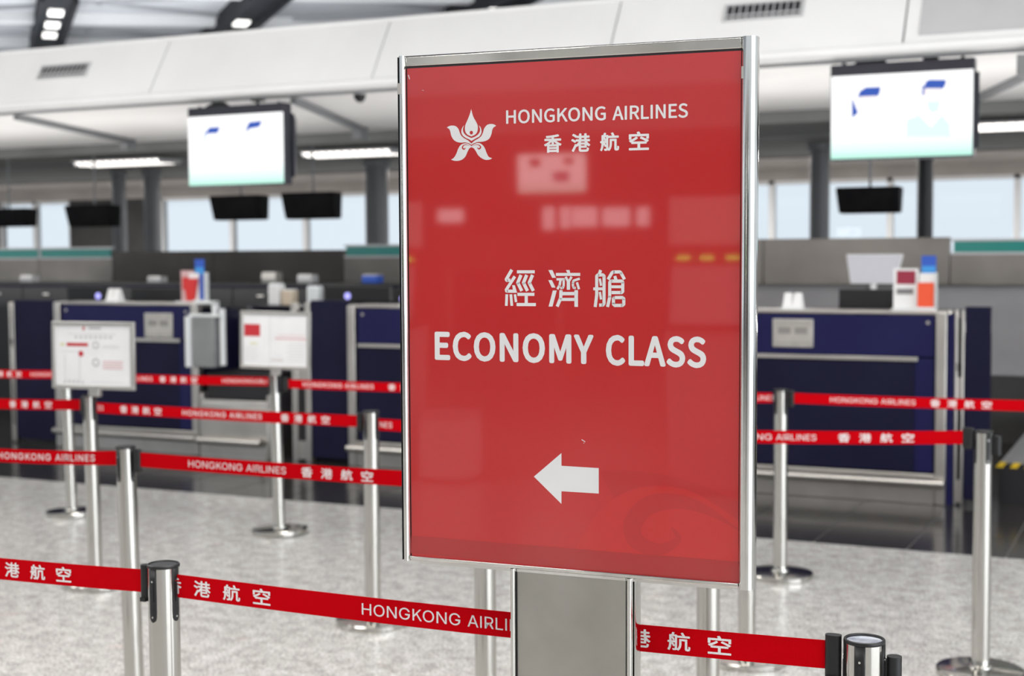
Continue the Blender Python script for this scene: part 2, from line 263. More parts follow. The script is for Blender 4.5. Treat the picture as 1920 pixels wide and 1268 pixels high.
P_LOGO = [[[-0.1873,0.3663],[-0.187,0.3648],[-0.1867,0.3634],[-0.1863,0.362],[-0.186,0.3605],[-0.1856,0.359],[-0.1851,0.3574],[-0.1846,0.3558],[-0.184,0.3541],[-0.1834,0.3524],[-0.1827,0.3508],[-0.1819,0.3493],[-0.181,0.3478],[-0.18,0.3463],[-0.1791,0.3449],[-0.1783,0.3435],[-0.1776,0.3421],[-0.1768,0.3408],[-0.1762,0.3396],[-0.1756,0.3383],[-0.1752,0.3371],[-0.1749,0.3358],[-0.1747,0.3345],[-0.1746,0.3333],[-0.1746,0.332],[-0.1746,0.3307],[-0.1747,0.3295],[-0.1749,0.3281],[-0.1752,0.3269],[-0.1755,0.3256],[-0.176,0.3245],[-0.1765,0.3235],[-0.1772,0.3226],[-0.178,0.3217],[-0.1789,0.3209],[-0.1799,0.3201],[-0.1812,0.3194],[-0.1826,0.3188],[-0.1842,0.3182],[-0.1857,0.3176],[-0.1873,0.317],[-0.1888,0.3177],[-0.1904,0.3183],[-0.192,0.319],[-0.1935,0.3196],[-0.1948,0.3204],[-0.1958,0.3212],[-0.1967,0.3222],[-0.1975,0.3231],[-0.1981,0.3241],[-0.1987,0.3252],[-0.1991,0.3264],[-0.1994,0.3276],[-0.1997,0.3289],[-0.1998,0.3302],[-0.1998,0.3316],[-0.1998,0.333],[-0.1996,0.3344],[-0.1994,0.3358],[-0.199,0.3373],[-0.1986,0.3388],[-0.1979,0.3403],[-0.1971,0.3419],[-0.1963,0.3435],[-0.1954,0.3451],[-0.1946,0.3467],[-0.1938,0.3484],[-0.193,0.3501],[-0.1923,0.3517],[-0.1916,0.3533],[-0.191,0.3547],[-0.1905,0.3559],[-0.1901,0.357],[-0.1897,0.358],[-0.1894,0.359],[-0.189,0.36],[-0.1887,0.3612],[-0.1883,0.3625],[-0.188,0.3637],[-0.1876,0.365]],[[-0.2008,0.3377],[-0.2015,0.337],[-0.2023,0.3363],[-0.2031,0.3356],[-0.2039,0.3348],[-0.2046,0.334],[-0.2051,0.333],[-0.2057,0.332],[-0.2061,0.3309],[-0.2065,0.3297],[-0.2068,0.3286],[-0.2069,0.3276],[-0.2069,0.3265],[-0.2069,0.3254],[-0.2067,0.3243],[-0.2064,0.3232],[-0.206,0.3222],[-0.2054,0.3211],[-0.2048,0.3201],[-0.204,0.3191],[-0.2032,0.3181],[-0.2023,0.3173],[-0.2012,0.3166],[-0.2001,0.3159],[-0.1989,0.3152],[-0.1978,0.3145],[-0.1965,0.3139],[-0.1951,0.3134],[-0.1938,0.3128],[-0.1925,0.3123],[-0.1913,0.3117],[-0.1904,0.3112],[-0.1896,0.3106],[-0.1888,0.31],[-0.1881,0.3095],[-0.1873,0.3089],[-0.1873,0.31],[-0.1873,0.311],[-0.1873,0.3121],[-0.1873,0.3131],[-0.1873,0.3142],[-0.1884,0.3146],[-0.1895,0.315],[-0.1906,0.3155],[-0.1917,0.3159],[-0.1928,0.3165],[-0.194,0.3171],[-0.1952,0.3177],[-0.1965,0.3185],[-0.1977,0.3192],[-0.1987,0.32],[-0.1996,0.3208],[-0.2005,0.3217],[-0.2012,0.3226],[-0.2019,0.3235],[-0.2024,0.3244],[-0.2029,0.3254],[-0.2033,0.3264],[-0.2035,0.3274],[-0.2037,0.3285],[-0.2038,0.3295],[-0.2037,0.3305],[-0.2036,0.3315],[-0.2034,0.3325],[-0.2031,0.3335],[-0.2028,0.3344],[-0.2024,0.3352],[-0.202,0.3358],[-0.2016,0.3365],[-0.2012,0.3371]],[[-0.1729,0.3368],[-0.1721,0.3359],[-0.1713,0.3351],[-0.1704,0.3343],[-0.1697,0.3334],[-0.169,0.3324],[-0.1685,0.3312],[-0.1681,0.3299],[-0.1678,0.3286],[-0.1676,0.3272],[-0.1675,0.326],[-0.1675,0.3249],[-0.1676,0.3237],[-0.1679,0.3227],[-0.1682,0.3216],[-0.1686,0.3207],[-0.1691,0.3197],[-0.1697,0.3188],[-0.1704,0.3179],[-0.1711,0.3171],[-0.1721,0.3163],[-0.1732,0.3156],[-0.1745,0.315],[-0.176,0.3144],[-0.1775,0.3137],[-0.179,0.3131],[-0.1806,0.3123],[-0.1822,0.3115],[-0.1839,0.3106],[-0.1856,0.3098],[-0.1873,0.3089],[-0.1873,0.31],[-0.1873,0.311],[-0.1873,0.3121],[-0.1873,0.3131],[-0.1873,0.3142],[-0.186,0.3146],[-0.1847,0.3149],[-0.1835,0.3152],[-0.1822,0.3156],[-0.1809,0.3161],[-0.1797,0.3167],[-0.1784,0.3173],[-0.1772,0.318],[-0.176,0.3188],[-0.175,0.3195],[-0.1741,0.3203],[-0.1734,0.321],[-0.1727,0.3218],[-0.1721,0.3226],[-0.1716,0.3235],[-0.1711,0.3243],[-0.1708,0.3252],[-0.1705,0.3261],[-0.1703,0.327],[-0.1703,0.3279],[-0.1703,0.3288],[-0.1703,0.3297],[-0.1705,0.3306],[-0.1707,0.3315],[-0.171,0.3324],[-0.1713,0.3333],[-0.1717,0.3342],[-0.1721,0.3351],[-0.1725,0.3359]],[[-0.2356,0.3344],[-0.2346,0.335],[-0.2336,0.3356],[-0.2326,0.3362],[-0.2316,0.3367],[-0.2304,0.3371],[-0.2291,0.3374],[-0.2277,0.3376],[-0.2262,0.3377],[-0.2248,0.3377],[-0.2234,0.3376],[-0.2221,0.3375],[-0.2209,0.3373],[-0.2197,0.337],[-0.2186,0.3366],[-0.2175,0.3361],[-0.2163,0.3353],[-0.2153,0.3344],[-0.2143,0.3333],[-0.2133,0.3322],[-0.2125,0.3311],[-0.2119,0.3299],[-0.2114,0.3286],[-0.211,0.3273],[-0.2106,0.3259],[-0.2101,0.3247],[-0.2096,0.3235],[-0.2091,0.3224],[-0.2085,0.3213],[-0.2079,0.3202],[-0.2071,0.3192],[-0.2063,0.3182],[-0.2053,0.3172],[-0.2042,0.3163],[-0.203,0.3154],[-0.2017,0.3145],[-0.2003,0.3136],[-0.1987,0.3128],[-0.197,0.312],[-0.1954,0.3111],[-0.1938,0.3102],[-0.1925,0.3091],[-0.1911,0.3079],[-0.1899,0.3067],[-0.1886,0.3055],[-0.1873,0.3043],[-0.1874,0.3038],[-0.1874,0.3033],[-0.1874,0.3028],[-0.1874,0.3023],[-0.1874,0.3018],[-0.188,0.3023],[-0.1886,0.3028],[-0.1892,0.3032],[-0.1899,0.3037],[-0.1909,0.3042],[-0.1922,0.3048],[-0.1938,0.3053],[-0.1954,0.3059],[-0.1972,0.3064],[-0.1988,0.3067],[-0.2004,0.3068],[-0.202,0.3068],[-0.2036,0.3066],[-0.2052,0.3065],[-0.2067,0.3065],[-0.2084,0.3066],[-0.21,0.3068],[-0.2116,0.307],[-0.2132,0.3074],[-0.2147,0.3078],[-0.2162,0.3083],[-0.2176,0.3089],[-0.219,0.3096],[-0.2204,0.3105],[-0.2216,0.3115],[-0.2228,0.3127],[-0.2239,0.3141],[-0.2249,0.3157],[-0.2258,0.3173],[-0.2266,0.3189],[-0.2272,0.3205],[-0.2276,0.3223],[-0.228,0.324],[-0.2283,0.3257],[-0.2287,0.3271],[-0.2291,0.3283],[-0.2295,0.3293],[-0.2299,0.3302],[-0.2303,0.331],[-0.2309,0.3317],[-0.2317,0.3324],[-0.2326,0.3329],[-0.2336,0.3334],[-0.2346,0.3339]],[[-0.1389,0.3345],[-0.1399,0.3351],[-0.1409,0.3357],[-0.1419,0.3364],[-0.1429,0.3369],[-0.1441,0.3373],[-0.1454,0.3376],[-0.1469,0.3378],[-0.1484,0.3379],[-0.15,0.3379],[-0.1514,0.3379],[-0.1527,0.3377],[-0.1539,0.3375],[-0.155,0.3371],[-0.1562,0.3367],[-0.1573,0.336],[-0.1583,0.3351],[-0.1594,0.3341],[-0.1604,0.3329],[-0.1614,0.3316],[-0.1622,0.3303],[-0.1628,0.329],[-0.1633,0.3276],[-0.1637,0.3261],[-0.1642,0.3246],[-0.1647,0.3232],[-0.1653,0.3219],[-0.1659,0.3206],[-0.1666,0.3193],[-0.1673,0.3181],[-0.1682,0.317],[-0.1692,0.316],[-0.1703,0.3151],[-0.1715,0.3143],[-0.1728,0.3135],[-0.1741,0.3127],[-0.1754,0.312],[-0.1768,0.3114],[-0.1782,0.3108],[-0.1796,0.3101],[-0.181,0.3093],[-0.1823,0.3084],[-0.1836,0.3074],[-0.1848,0.3064],[-0.1861,0.3053],[-0.1873,0.3043],[-0.1874,0.3038],[-0.1874,0.3033],[-0.1874,0.3028],[-0.1874,0.3023],[-0.1874,0.3018],[-0.1866,0.3023],[-0.1858,0.3029],[-0.185,0.3034],[-0.1841,0.3039],[-0.183,0.3044],[-0.1817,0.3049],[-0.1801,0.3054],[-0.1784,0.3059],[-0.1767,0.3063],[-0.1751,0.3066],[-0.1735,0.3068],[-0.172,0.3068],[-0.1704,0.3068],[-0.1688,0.3068],[-0.1673,0.3069],[-0.1657,0.307],[-0.1641,0.3072],[-0.1625,0.3075],[-0.1609,0.3078],[-0.1594,0.3082],[-0.1579,0.3088],[-0.1564,0.3094],[-0.155,0.3102],[-0.1537,0.3111],[-0.1525,0.3121],[-0.1515,0.3133],[-0.1506,0.3146],[-0.1499,0.3161],[-0.1492,0.3176],[-0.1486,0.3191],[-0.148,0.3207],[-0.1476,0.3224],[-0.1473,0.3241],[-0.147,0.3257],[-0.1466,0.3271],[-0.1461,0.3283],[-0.1457,0.3292],[-0.1453,0.33],[-0.1448,0.3308],[-0.1441,0.3315],[-0.1432,0.3322],[-0.1422,0.3328],[-0.1411,0.3334],[-0.14,0.3339]],[[-0.1872,0.2994],[-0.1879,0.3001],[-0.1886,0.3007],[-0.1893,0.3014],[-0.19,0.302],[-0.1909,0.3026],[-0.192,0.3031],[-0.1931,0.3037],[-0.1944,0.3042],[-0.1956,0.3046],[-0.1968,0.3049],[-0.198,0.305],[-0.1992,0.3051],[-0.2004,0.3051],[-0.2016,0.305],[-0.2028,0.3048],[-0.204,0.3044],[-0.2052,0.304],[-0.2065,0.3035],[-0.2077,0.3028],[-0.2088,0.302],[-0.2098,0.301],[-0.2108,0.2998],[-0.2117,0.2985],[-0.2125,0.2972],[-0.2133,0.2958],[-0.214,0.2944],[-0.2146,0.293],[-0.2152,0.2915],[-0.2157,0.29],[-0.2163,0.2887],[-0.217,0.2873],[-0.2177,0.286],[-0.2184,0.2847],[-0.2191,0.2835],[-0.2199,0.2824],[-0.2207,0.2814],[-0.2215,0.2805],[-0.2223,0.2797],[-0.2231,0.279],[-0.2239,0.2784],[-0.2247,0.2779],[-0.2255,0.2776],[-0.2263,0.2773],[-0.2271,0.277],[-0.2279,0.2767],[-0.2268,0.2762],[-0.2257,0.2757],[-0.2245,0.2752],[-0.2233,0.2748],[-0.2219,0.2745],[-0.2203,0.2742],[-0.2185,0.274],[-0.2166,0.2739],[-0.2147,0.2739],[-0.213,0.2741],[-0.2113,0.2743],[-0.2096,0.2747],[-0.208,0.2752],[-0.2064,0.2758],[-0.205,0.2766],[-0.2036,0.2774],[-0.2024,0.2783],[-0.2012,0.2794],[-0.2,0.2806],[-0.199,0.2818],[-0.1981,0.2833],[-0.1972,0.285],[-0.1965,0.2867],[-0.1957,0.2884],[-0.195,0.2899],[-0.1943,0.2912],[-0.1936,0.2925],[-0.1929,0.2937],[-0.1922,0.2948],[-0.1915,0.2957],[-0.1907,0.2963],[-0.1898,0.2968],[-0.189,0.2971],[-0.1881,0.2974],[-0.1872,0.2978],[-0.1872,0.2981],[-0.1872,0.2984],[-0.1872,0.2988],[-0.1872,0.2991]],[[-0.1872,0.2994],[-0.1864,0.3001],[-0.1857,0.3008],[-0.1849,0.3014],[-0.184,0.302],[-0.183,0.3026],[-0.1818,0.3032],[-0.1804,0.3037],[-0.1789,0.3042],[-0.1775,0.3046],[-0.1761,0.3049],[-0.1749,0.3049],[-0.1737,0.3049],[-0.1725,0.3048],[-0.1714,0.3045],[-0.1702,0.3041],[-0.169,0.3035],[-0.1678,0.3027],[-0.1666,0.3019],[-0.1654,0.3009],[-0.1643,0.2998],[-0.1634,0.2987],[-0.1626,0.2975],[-0.1618,0.2962],[-0.1611,0.2948],[-0.1605,0.2934],[-0.1598,0.292],[-0.1593,0.2905],[-0.1588,0.289],[-0.1582,0.2876],[-0.1576,0.2862],[-0.1569,0.2848],[-0.1562,0.2834],[-0.1555,0.282],[-0.1547,0.2808],[-0.1537,0.2798],[-0.1525,0.279],[-0.1512,0.2784],[-0.1499,0.2779],[-0.1484,0.2774],[-0.1471,0.2769],[-0.148,0.2764],[-0.1488,0.276],[-0.1497,0.2755],[-0.1506,0.2751],[-0.1518,0.2748],[-0.1531,0.2745],[-0.1547,0.2743],[-0.1563,0.2742],[-0.158,0.2742],[-0.1596,0.2743],[-0.1612,0.2747],[-0.1628,0.2752],[-0.1644,0.2758],[-0.1659,0.2766],[-0.1674,0.2774],[-0.1689,0.2784],[-0.1704,0.2794],[-0.1718,0.2806],[-0.1731,0.2818],[-0.1743,0.283],[-0.1752,0.2842],[-0.176,0.2855],[-0.1767,0.2868],[-0.1774,0.2882],[-0.1782,0.2894],[-0.179,0.2907],[-0.1799,0.292],[-0.1808,0.2933],[-0.1817,0.2944],[-0.1826,0.2954],[-0.1835,0.2961],[-0.1844,0.2966],[-0.1853,0.297],[-0.1863,0.2974],[-0.1872,0.2978],[-0.1872,0.2981],[-0.1872,0.2984],[-0.1872,0.2988],[-0.1872,0.2991]]]
P_CURL = [[[[-0.1901,0.3004],[-0.1912,0.3009],[-0.1924,0.3014],[-0.1936,0.302],[-0.1948,0.3024],[-0.196,0.3027],[-0.1974,0.303],[-0.1987,0.3031],[-0.2,0.3031],[-0.2012,0.3028],[-0.2024,0.3024],[-0.2035,0.3018],[-0.2044,0.3011],[-0.2051,0.3002],[-0.2058,0.2991],[-0.2061,0.2979],[-0.2061,0.2967],[-0.2055,0.2955],[-0.2045,0.2945],[-0.2033,0.2937],[-0.2019,0.2934],[-0.2005,0.2939],[-0.1997,0.2947],[-0.1991,0.2956],[-0.1985,0.2964]],[[-0.1902,0.3001],[-0.1914,0.3005],[-0.1926,0.3009],[-0.1938,0.3013],[-0.195,0.3016],[-0.1962,0.3018],[-0.1975,0.302],[-0.1987,0.302],[-0.1997,0.3019],[-0.2006,0.3016],[-0.2015,0.3011],[-0.2023,0.3005],[-0.2028,0.2999],[-0.2032,0.2992],[-0.2035,0.2984],[-0.2036,0.2977],[-0.2036,0.2972],[-0.2033,0.2969],[-0.2028,0.2963],[-0.2021,0.2959],[-0.2019,0.2958],[-0.2017,0.2957],[-0.2011,0.2961],[-0.2002,0.2966],[-0.1993,0.2972]]],[[[-0.1844,0.2999],[-0.1831,0.3003],[-0.1819,0.3007],[-0.1806,0.3011],[-0.1795,0.3013],[-0.1784,0.3015],[-0.1773,0.3016],[-0.1763,0.3016],[-0.1753,0.3014],[-0.1742,0.301],[-0.1731,0.3005],[-0.1721,0.2998],[-0.1714,0.2992],[-0.1711,0.2986],[-0.1709,0.2979],[-0.1708,0.2973],[-0.1709,0.2969],[-0.1712,0.2965],[-0.1717,0.296],[-0.1722,0.2956],[-0.1725,0.2955],[-0.1727,0.2955],[-0.1736,0.2958],[-0.1746,0.2964],[-0.1756,0.297]],[[-0.1845,0.3002],[-0.1833,0.3007],[-0.1821,0.3012],[-0.1809,0.3017],[-0.1797,0.3021],[-0.1785,0.3024],[-0.1774,0.3026],[-0.1762,0.3026],[-0.175,0.3025],[-0.1737,0.3022],[-0.1724,0.3018],[-0.1711,0.3012],[-0.17,0.3004],[-0.1692,0.2995],[-0.1686,0.2985],[-0.1684,0.2974],[-0.1684,0.2962],[-0.169,0.2951],[-0.1699,0.2942],[-0.171,0.2934],[-0.1724,0.2931],[-0.1738,0.2936],[-0.1748,0.2945],[-0.1756,0.2954],[-0.1763,0.2962]]]]
P_DOT = [[-0.184,0.3237],[-0.1842,0.3226],[-0.1847,0.3217],[-0.1854,0.321],[-0.1863,0.3206],[-0.1873,0.3204],[-0.1883,0.3206],[-0.1892,0.3211],[-0.19,0.3219],[-0.1904,0.3229],[-0.1906,0.3239],[-0.1904,0.3249],[-0.1899,0.3258],[-0.1892,0.3265],[-0.1883,0.327],[-0.1873,0.3271],[-0.1863,0.3269],[-0.1854,0.3264],[-0.1847,0.3256],[-0.1842,0.3247]]
P_POLYS = [[[-0.1097,0.0497],[-0.1046,0.0497],[-0.1003,0.0363],[-0.1077,0.0362]],[[-0.1005,0.0765],[-0.0664,0.0766],[-0.0665,0.0711],[-0.1006,0.0709]],[[-0.0998,0.0362],[-0.0672,0.0365],[-0.0672,0.0309],[-0.0998,0.0306]],[[-0.0859,0.031],[-0.0799,0.0311],[-0.0799,0.0179],[-0.086,0.0178]],[[-0.1015,0.0179],[-0.0645,0.0183],[-0.0645,0.0126],[-0.1015,0.0122]],[[-0.0407,0.077],[-0.033,0.0771],[-0.0262,0.0633],[-0.0335,0.0633]],[[-0.0408,0.0591],[-0.034,0.0592],[-0.0272,0.046],[-0.0344,0.046]],[[-0.0323,0.0409],[-0.0249,0.0409],[-0.033,0.0123],[-0.0405,0.0122]],[[-0.0265,0.072],[0.019,0.0722],[0.019,0.0669],[-0.0265,0.0667]],[[-0.0077,0.0771],[-0.001,0.0772],[0.0006,0.0718],[-0.0048,0.0718]],[[-0.0062,0.057],[0.0,0.057],[-0.0,0.0424],[-0.0062,0.0423]],[[0.0081,0.0418],[0.0148,0.0419],[0.0147,0.0123],[0.008,0.0123]],[[-0.017,0.0384],[0.0086,0.0386],[0.0086,0.0327],[-0.0171,0.0324]],[[-0.0171,0.0278],[0.0086,0.0281],[0.0086,0.0227],[-0.0171,0.0224]],[[0.043,0.0469],[0.0633,0.0471],[0.0633,0.042],[0.043,0.0418]],[[0.0763,0.0507],[0.0963,0.0508],[0.0963,0.0458],[0.0763,0.0457]]]
P_STROKES = [[0.006,[[-0.1103,0.0774],[-0.1212,0.06],[-0.1201,0.0584],[-0.1131,0.0587]]],[0.0057,[[-0.1045,0.0655],[-0.1213,0.0414],[-0.1205,0.039],[-0.1035,0.0389]]],[0.0053,[[-0.1202,0.0333],[-0.1213,0.0125]]],[0.0053,[[-0.1124,0.0333],[-0.1106,0.0126]]],[0.0047,[[-0.1045,0.0334],[-0.1025,0.0194]]],[0.0062,[[-0.0927,0.0681],[-0.099,0.0541],[-0.0913,0.0395]]],[0.0062,[[-0.0818,0.0682],[-0.088,0.0542],[-0.0804,0.0396]]],[0.0062,[[-0.0706,0.0682],[-0.0769,0.0543],[-0.0692,0.0397]]],[0.0043,[[-0.0254,0.0607],[-0.0118,0.0608],[-0.0119,0.0493],[-0.0136,0.0457],[-0.0181,0.0449]]],[0.0045,[[-0.0179,0.0592],[-0.0194,0.0505],[-0.0238,0.0431]]],[0.0045,[[-0.0082,0.0653],[-0.0031,0.0558]]],[0.0045,[[0.003,0.0653],[-0.0031,0.0558]]],[0.0043,[[0.0181,0.0622],[0.0066,0.0584],[0.0054,0.0545],[0.0054,0.0494],[0.007,0.0459],[0.0106,0.0454]]],[0.0045,[[0.0129,0.0556],[0.0167,0.0434]]],[0.006,[[-0.0168,0.0416],[-0.0176,0.0276],[-0.0242,0.0124]]],[0.0057,[[0.0567,0.0773],[0.0541,0.0703]]],[0.0057,[[0.0494,0.032],[0.0494,0.0668],[0.0517,0.0687],[0.0609,0.0688],[0.0629,0.0669],[0.0629,0.0189],[0.0609,0.0162],[0.0538,0.0159]]],[0.0057,[[0.0494,0.0333],[0.0466,0.0125]]],[0.0043,[[0.0551,0.0624],[0.0575,0.0498]]],[0.0043,[[0.0551,0.039],[0.0575,0.0258]]],[0.0057,[[0.0702,0.061],[0.0776,0.0729],[0.0798,0.0741],[0.0916,0.0742],[0.0936,0.0729],[0.1002,0.0612]]],[0.0055,[[0.0825,0.067],[0.0847,0.0603]]],[0.0057,[[0.0693,0.0128],[0.0732,0.0297],[0.0734,0.0562],[0.0755,0.0581],[0.0949,0.0582],[0.097,0.0564],[0.097,0.04],[0.0949,0.0382],[0.0765,0.0381]]],[0.0057,[[0.0823,0.0294],[0.0965,0.0296],[0.0989,0.0275],[0.0989,0.018],[0.0965,0.0159],[0.0823,0.0157],[0.0801,0.0178],[0.0801,0.0273],[0.0823,0.0294]]]]
P_ARROW = [[-0.0695,-0.2945],[-0.0169,-0.2491],[-0.0169,-0.272],[0.0529,-0.2724],[0.0529,-0.3178],[-0.017,-0.3179],[-0.0171,-0.3408]]
P_SW = [[[0.009,-0.4214],[0.0136,-0.4127],[0.0179,-0.4041],[0.0223,-0.3955],[0.0272,-0.3868],[0.033,-0.378],[0.0396,-0.3686],[0.0468,-0.3588],[0.0546,-0.3491],[0.0629,-0.3399],[0.0717,-0.3319],[0.0811,-0.325],[0.091,-0.3188],[0.1014,-0.3134],[0.112,-0.3088],[0.1226,-0.305],[0.1331,-0.3019],[0.1439,-0.2997],[0.1547,-0.2983],[0.1657,-0.2976],[0.1768,-0.2977],[0.1879,-0.2984],[0.199,-0.2997],[0.2103,-0.3019],[0.222,-0.3051],[0.2343,-0.3096],[0.2474,-0.3157],[0.2611,-0.3235],[0.2751,-0.3321],[0.2892,-0.3409],[0.3031,-0.3492],[0.3031,-0.3633],[0.3032,-0.3775],[0.3033,-0.3916],[0.3034,-0.4058],[0.3035,-0.4199],[0.2763,-0.4199],[0.2491,-0.4198],[0.2216,-0.4198],[0.1935,-0.4198],[0.1646,-0.4199],[0.1348,-0.42],[0.104,-0.4204],[0.0726,-0.4207],[0.0409,-0.4211]]]
P_DK = [[0.0546,-0.2772],[0.0684,-0.2763],[0.0821,-0.2752],[0.0958,-0.2742],[0.1093,-0.2736],[0.1225,-0.2735],[0.1354,-0.2741],[0.148,-0.2751],[0.1604,-0.2764],[0.1727,-0.2782],[0.185,-0.2802],[0.1975,-0.2825],[0.2099,-0.2851],[0.2223,-0.288],[0.2345,-0.2912],[0.2465,-0.2948],[0.2581,-0.2988],[0.2694,-0.3032],[0.2806,-0.3079],[0.2917,-0.3127],[0.3029,-0.3173],[0.3029,-0.3233],[0.3029,-0.3293],[0.303,-0.3352],[0.303,-0.3412],[0.303,-0.3472],[0.2892,-0.3392],[0.2751,-0.3307],[0.2611,-0.3223],[0.2474,-0.3148],[0.2343,-0.3088],[0.222,-0.3042],[0.2103,-0.3009],[0.199,-0.2985],[0.1879,-0.2969],[0.1768,-0.296],[0.1656,-0.296],[0.1543,-0.2969],[0.1433,-0.2985],[0.1326,-0.3008],[0.1226,-0.3033],[0.1133,-0.3065],[0.1048,-0.3103],[0.0966,-0.3146],[0.0886,-0.319],[0.0802,-0.3231],[0.0751,-0.314],[0.07,-0.3048],[0.0649,-0.2956],[0.0597,-0.2864]]
P_RING = [[[0.3038,-0.3641],[0.2936,-0.3567],[0.2835,-0.3491],[0.2729,-0.3416],[0.2616,-0.3346],[0.2495,-0.3278],[0.2366,-0.3211],[0.2226,-0.3153],[0.2077,-0.3114],[0.1915,-0.3096],[0.1745,-0.3096],[0.1574,-0.3117],[0.1412,-0.3166],[0.1268,-0.3254],[0.1151,-0.3367],[0.1064,-0.3489],[0.1004,-0.3615],[0.0978,-0.3746],[0.099,-0.3877],[0.1038,-0.3996],[0.1124,-0.4095],[0.1242,-0.4158],[0.1379,-0.4194],[0.1519,-0.4209],[0.1654,-0.4198],[0.1778,-0.415],[0.1888,-0.4078],[0.1977,-0.3997],[0.2033,-0.391],[0.2026,-0.382],[0.1974,-0.3764],[0.1916,-0.3723],[0.1866,-0.3683]],[[0.3025,-0.3662],[0.291,-0.3608],[0.2796,-0.3552],[0.2681,-0.35],[0.256,-0.3457],[0.2431,-0.3418],[0.2297,-0.3384],[0.2165,-0.3362],[0.2038,-0.3355],[0.1905,-0.3364],[0.1764,-0.3386],[0.1637,-0.3419],[0.1543,-0.3458],[0.1475,-0.3507],[0.1408,-0.3573],[0.1354,-0.3647],[0.1322,-0.3705],[0.1309,-0.3749],[0.1307,-0.3797],[0.1315,-0.3842],[0.133,-0.3874],[0.1376,-0.3912],[0.1462,-0.3953],[0.156,-0.3983],[0.1639,-0.3995],[0.1714,-0.3982],[0.1804,-0.3944],[0.1881,-0.3896],[0.1921,-0.3866],[0.193,-0.3858],[0.1913,-0.3817],[0.1874,-0.3762],[0.184,-0.3705]]]
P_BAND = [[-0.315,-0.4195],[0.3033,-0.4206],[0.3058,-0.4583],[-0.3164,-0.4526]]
SCR_R = {"cap1":[[-0.2635,0.1189],[-0.2512,0.1589],[-0.2134,0.1814],[-0.123,0.18],[-0.1278,0.1441],[-0.1439,0.1189]],"tri":[[-0.2992,0.1229],[-0.2605,0.0258],[-0.2983,-0.0058]],"cap2":[[0.1423,0.1532],[0.1481,0.1956],[0.1722,0.2083],[0.2715,0.2018],[0.267,0.1709],[0.2515,0.1477]],"tail2":[[0.128,0.1736],[0.1536,0.1749],[0.154,0.1319],[0.1287,0.1092]],"torso":[[0.0358,-0.0321],[0.1103,-0.0029],[0.1854,-0.0821],[0.2478,-0.0093],[0.2956,-0.0653],[0.3018,-0.1463],[0.0369,-0.1357]],"mask":[[0.1593,0.0759],[0.2363,0.0753],[0.2317,0.0238],[0.1982,-0.0016],[0.1641,0.027]],"face":[[0.1351,0.1583],[0.2407,0.1547],[0.2416,0.0718],[0.152,0.0709]],"face1":[[-0.2535,0.1266],[-0.1462,0.1265],[-0.1491,0.0915],[-0.2422,0.0907]]}
SCR_L = {"cap1":[[-0.2844,0.132],[-0.2438,0.1794],[-0.1382,0.1803],[-0.1655,0.1325]],"tri":[[-0.2942,0.1451],[-0.2675,0.1563],[-0.2822,0.0827],[-0.3038,-0.0028]],"cap2":[[0.1072,0.15],[0.1403,0.2031],[0.2619,0.2089],[0.2356,0.162]],"tail2":[[0.1123,0.1495],[0.1385,0.1725],[0.1247,0.1184]]}
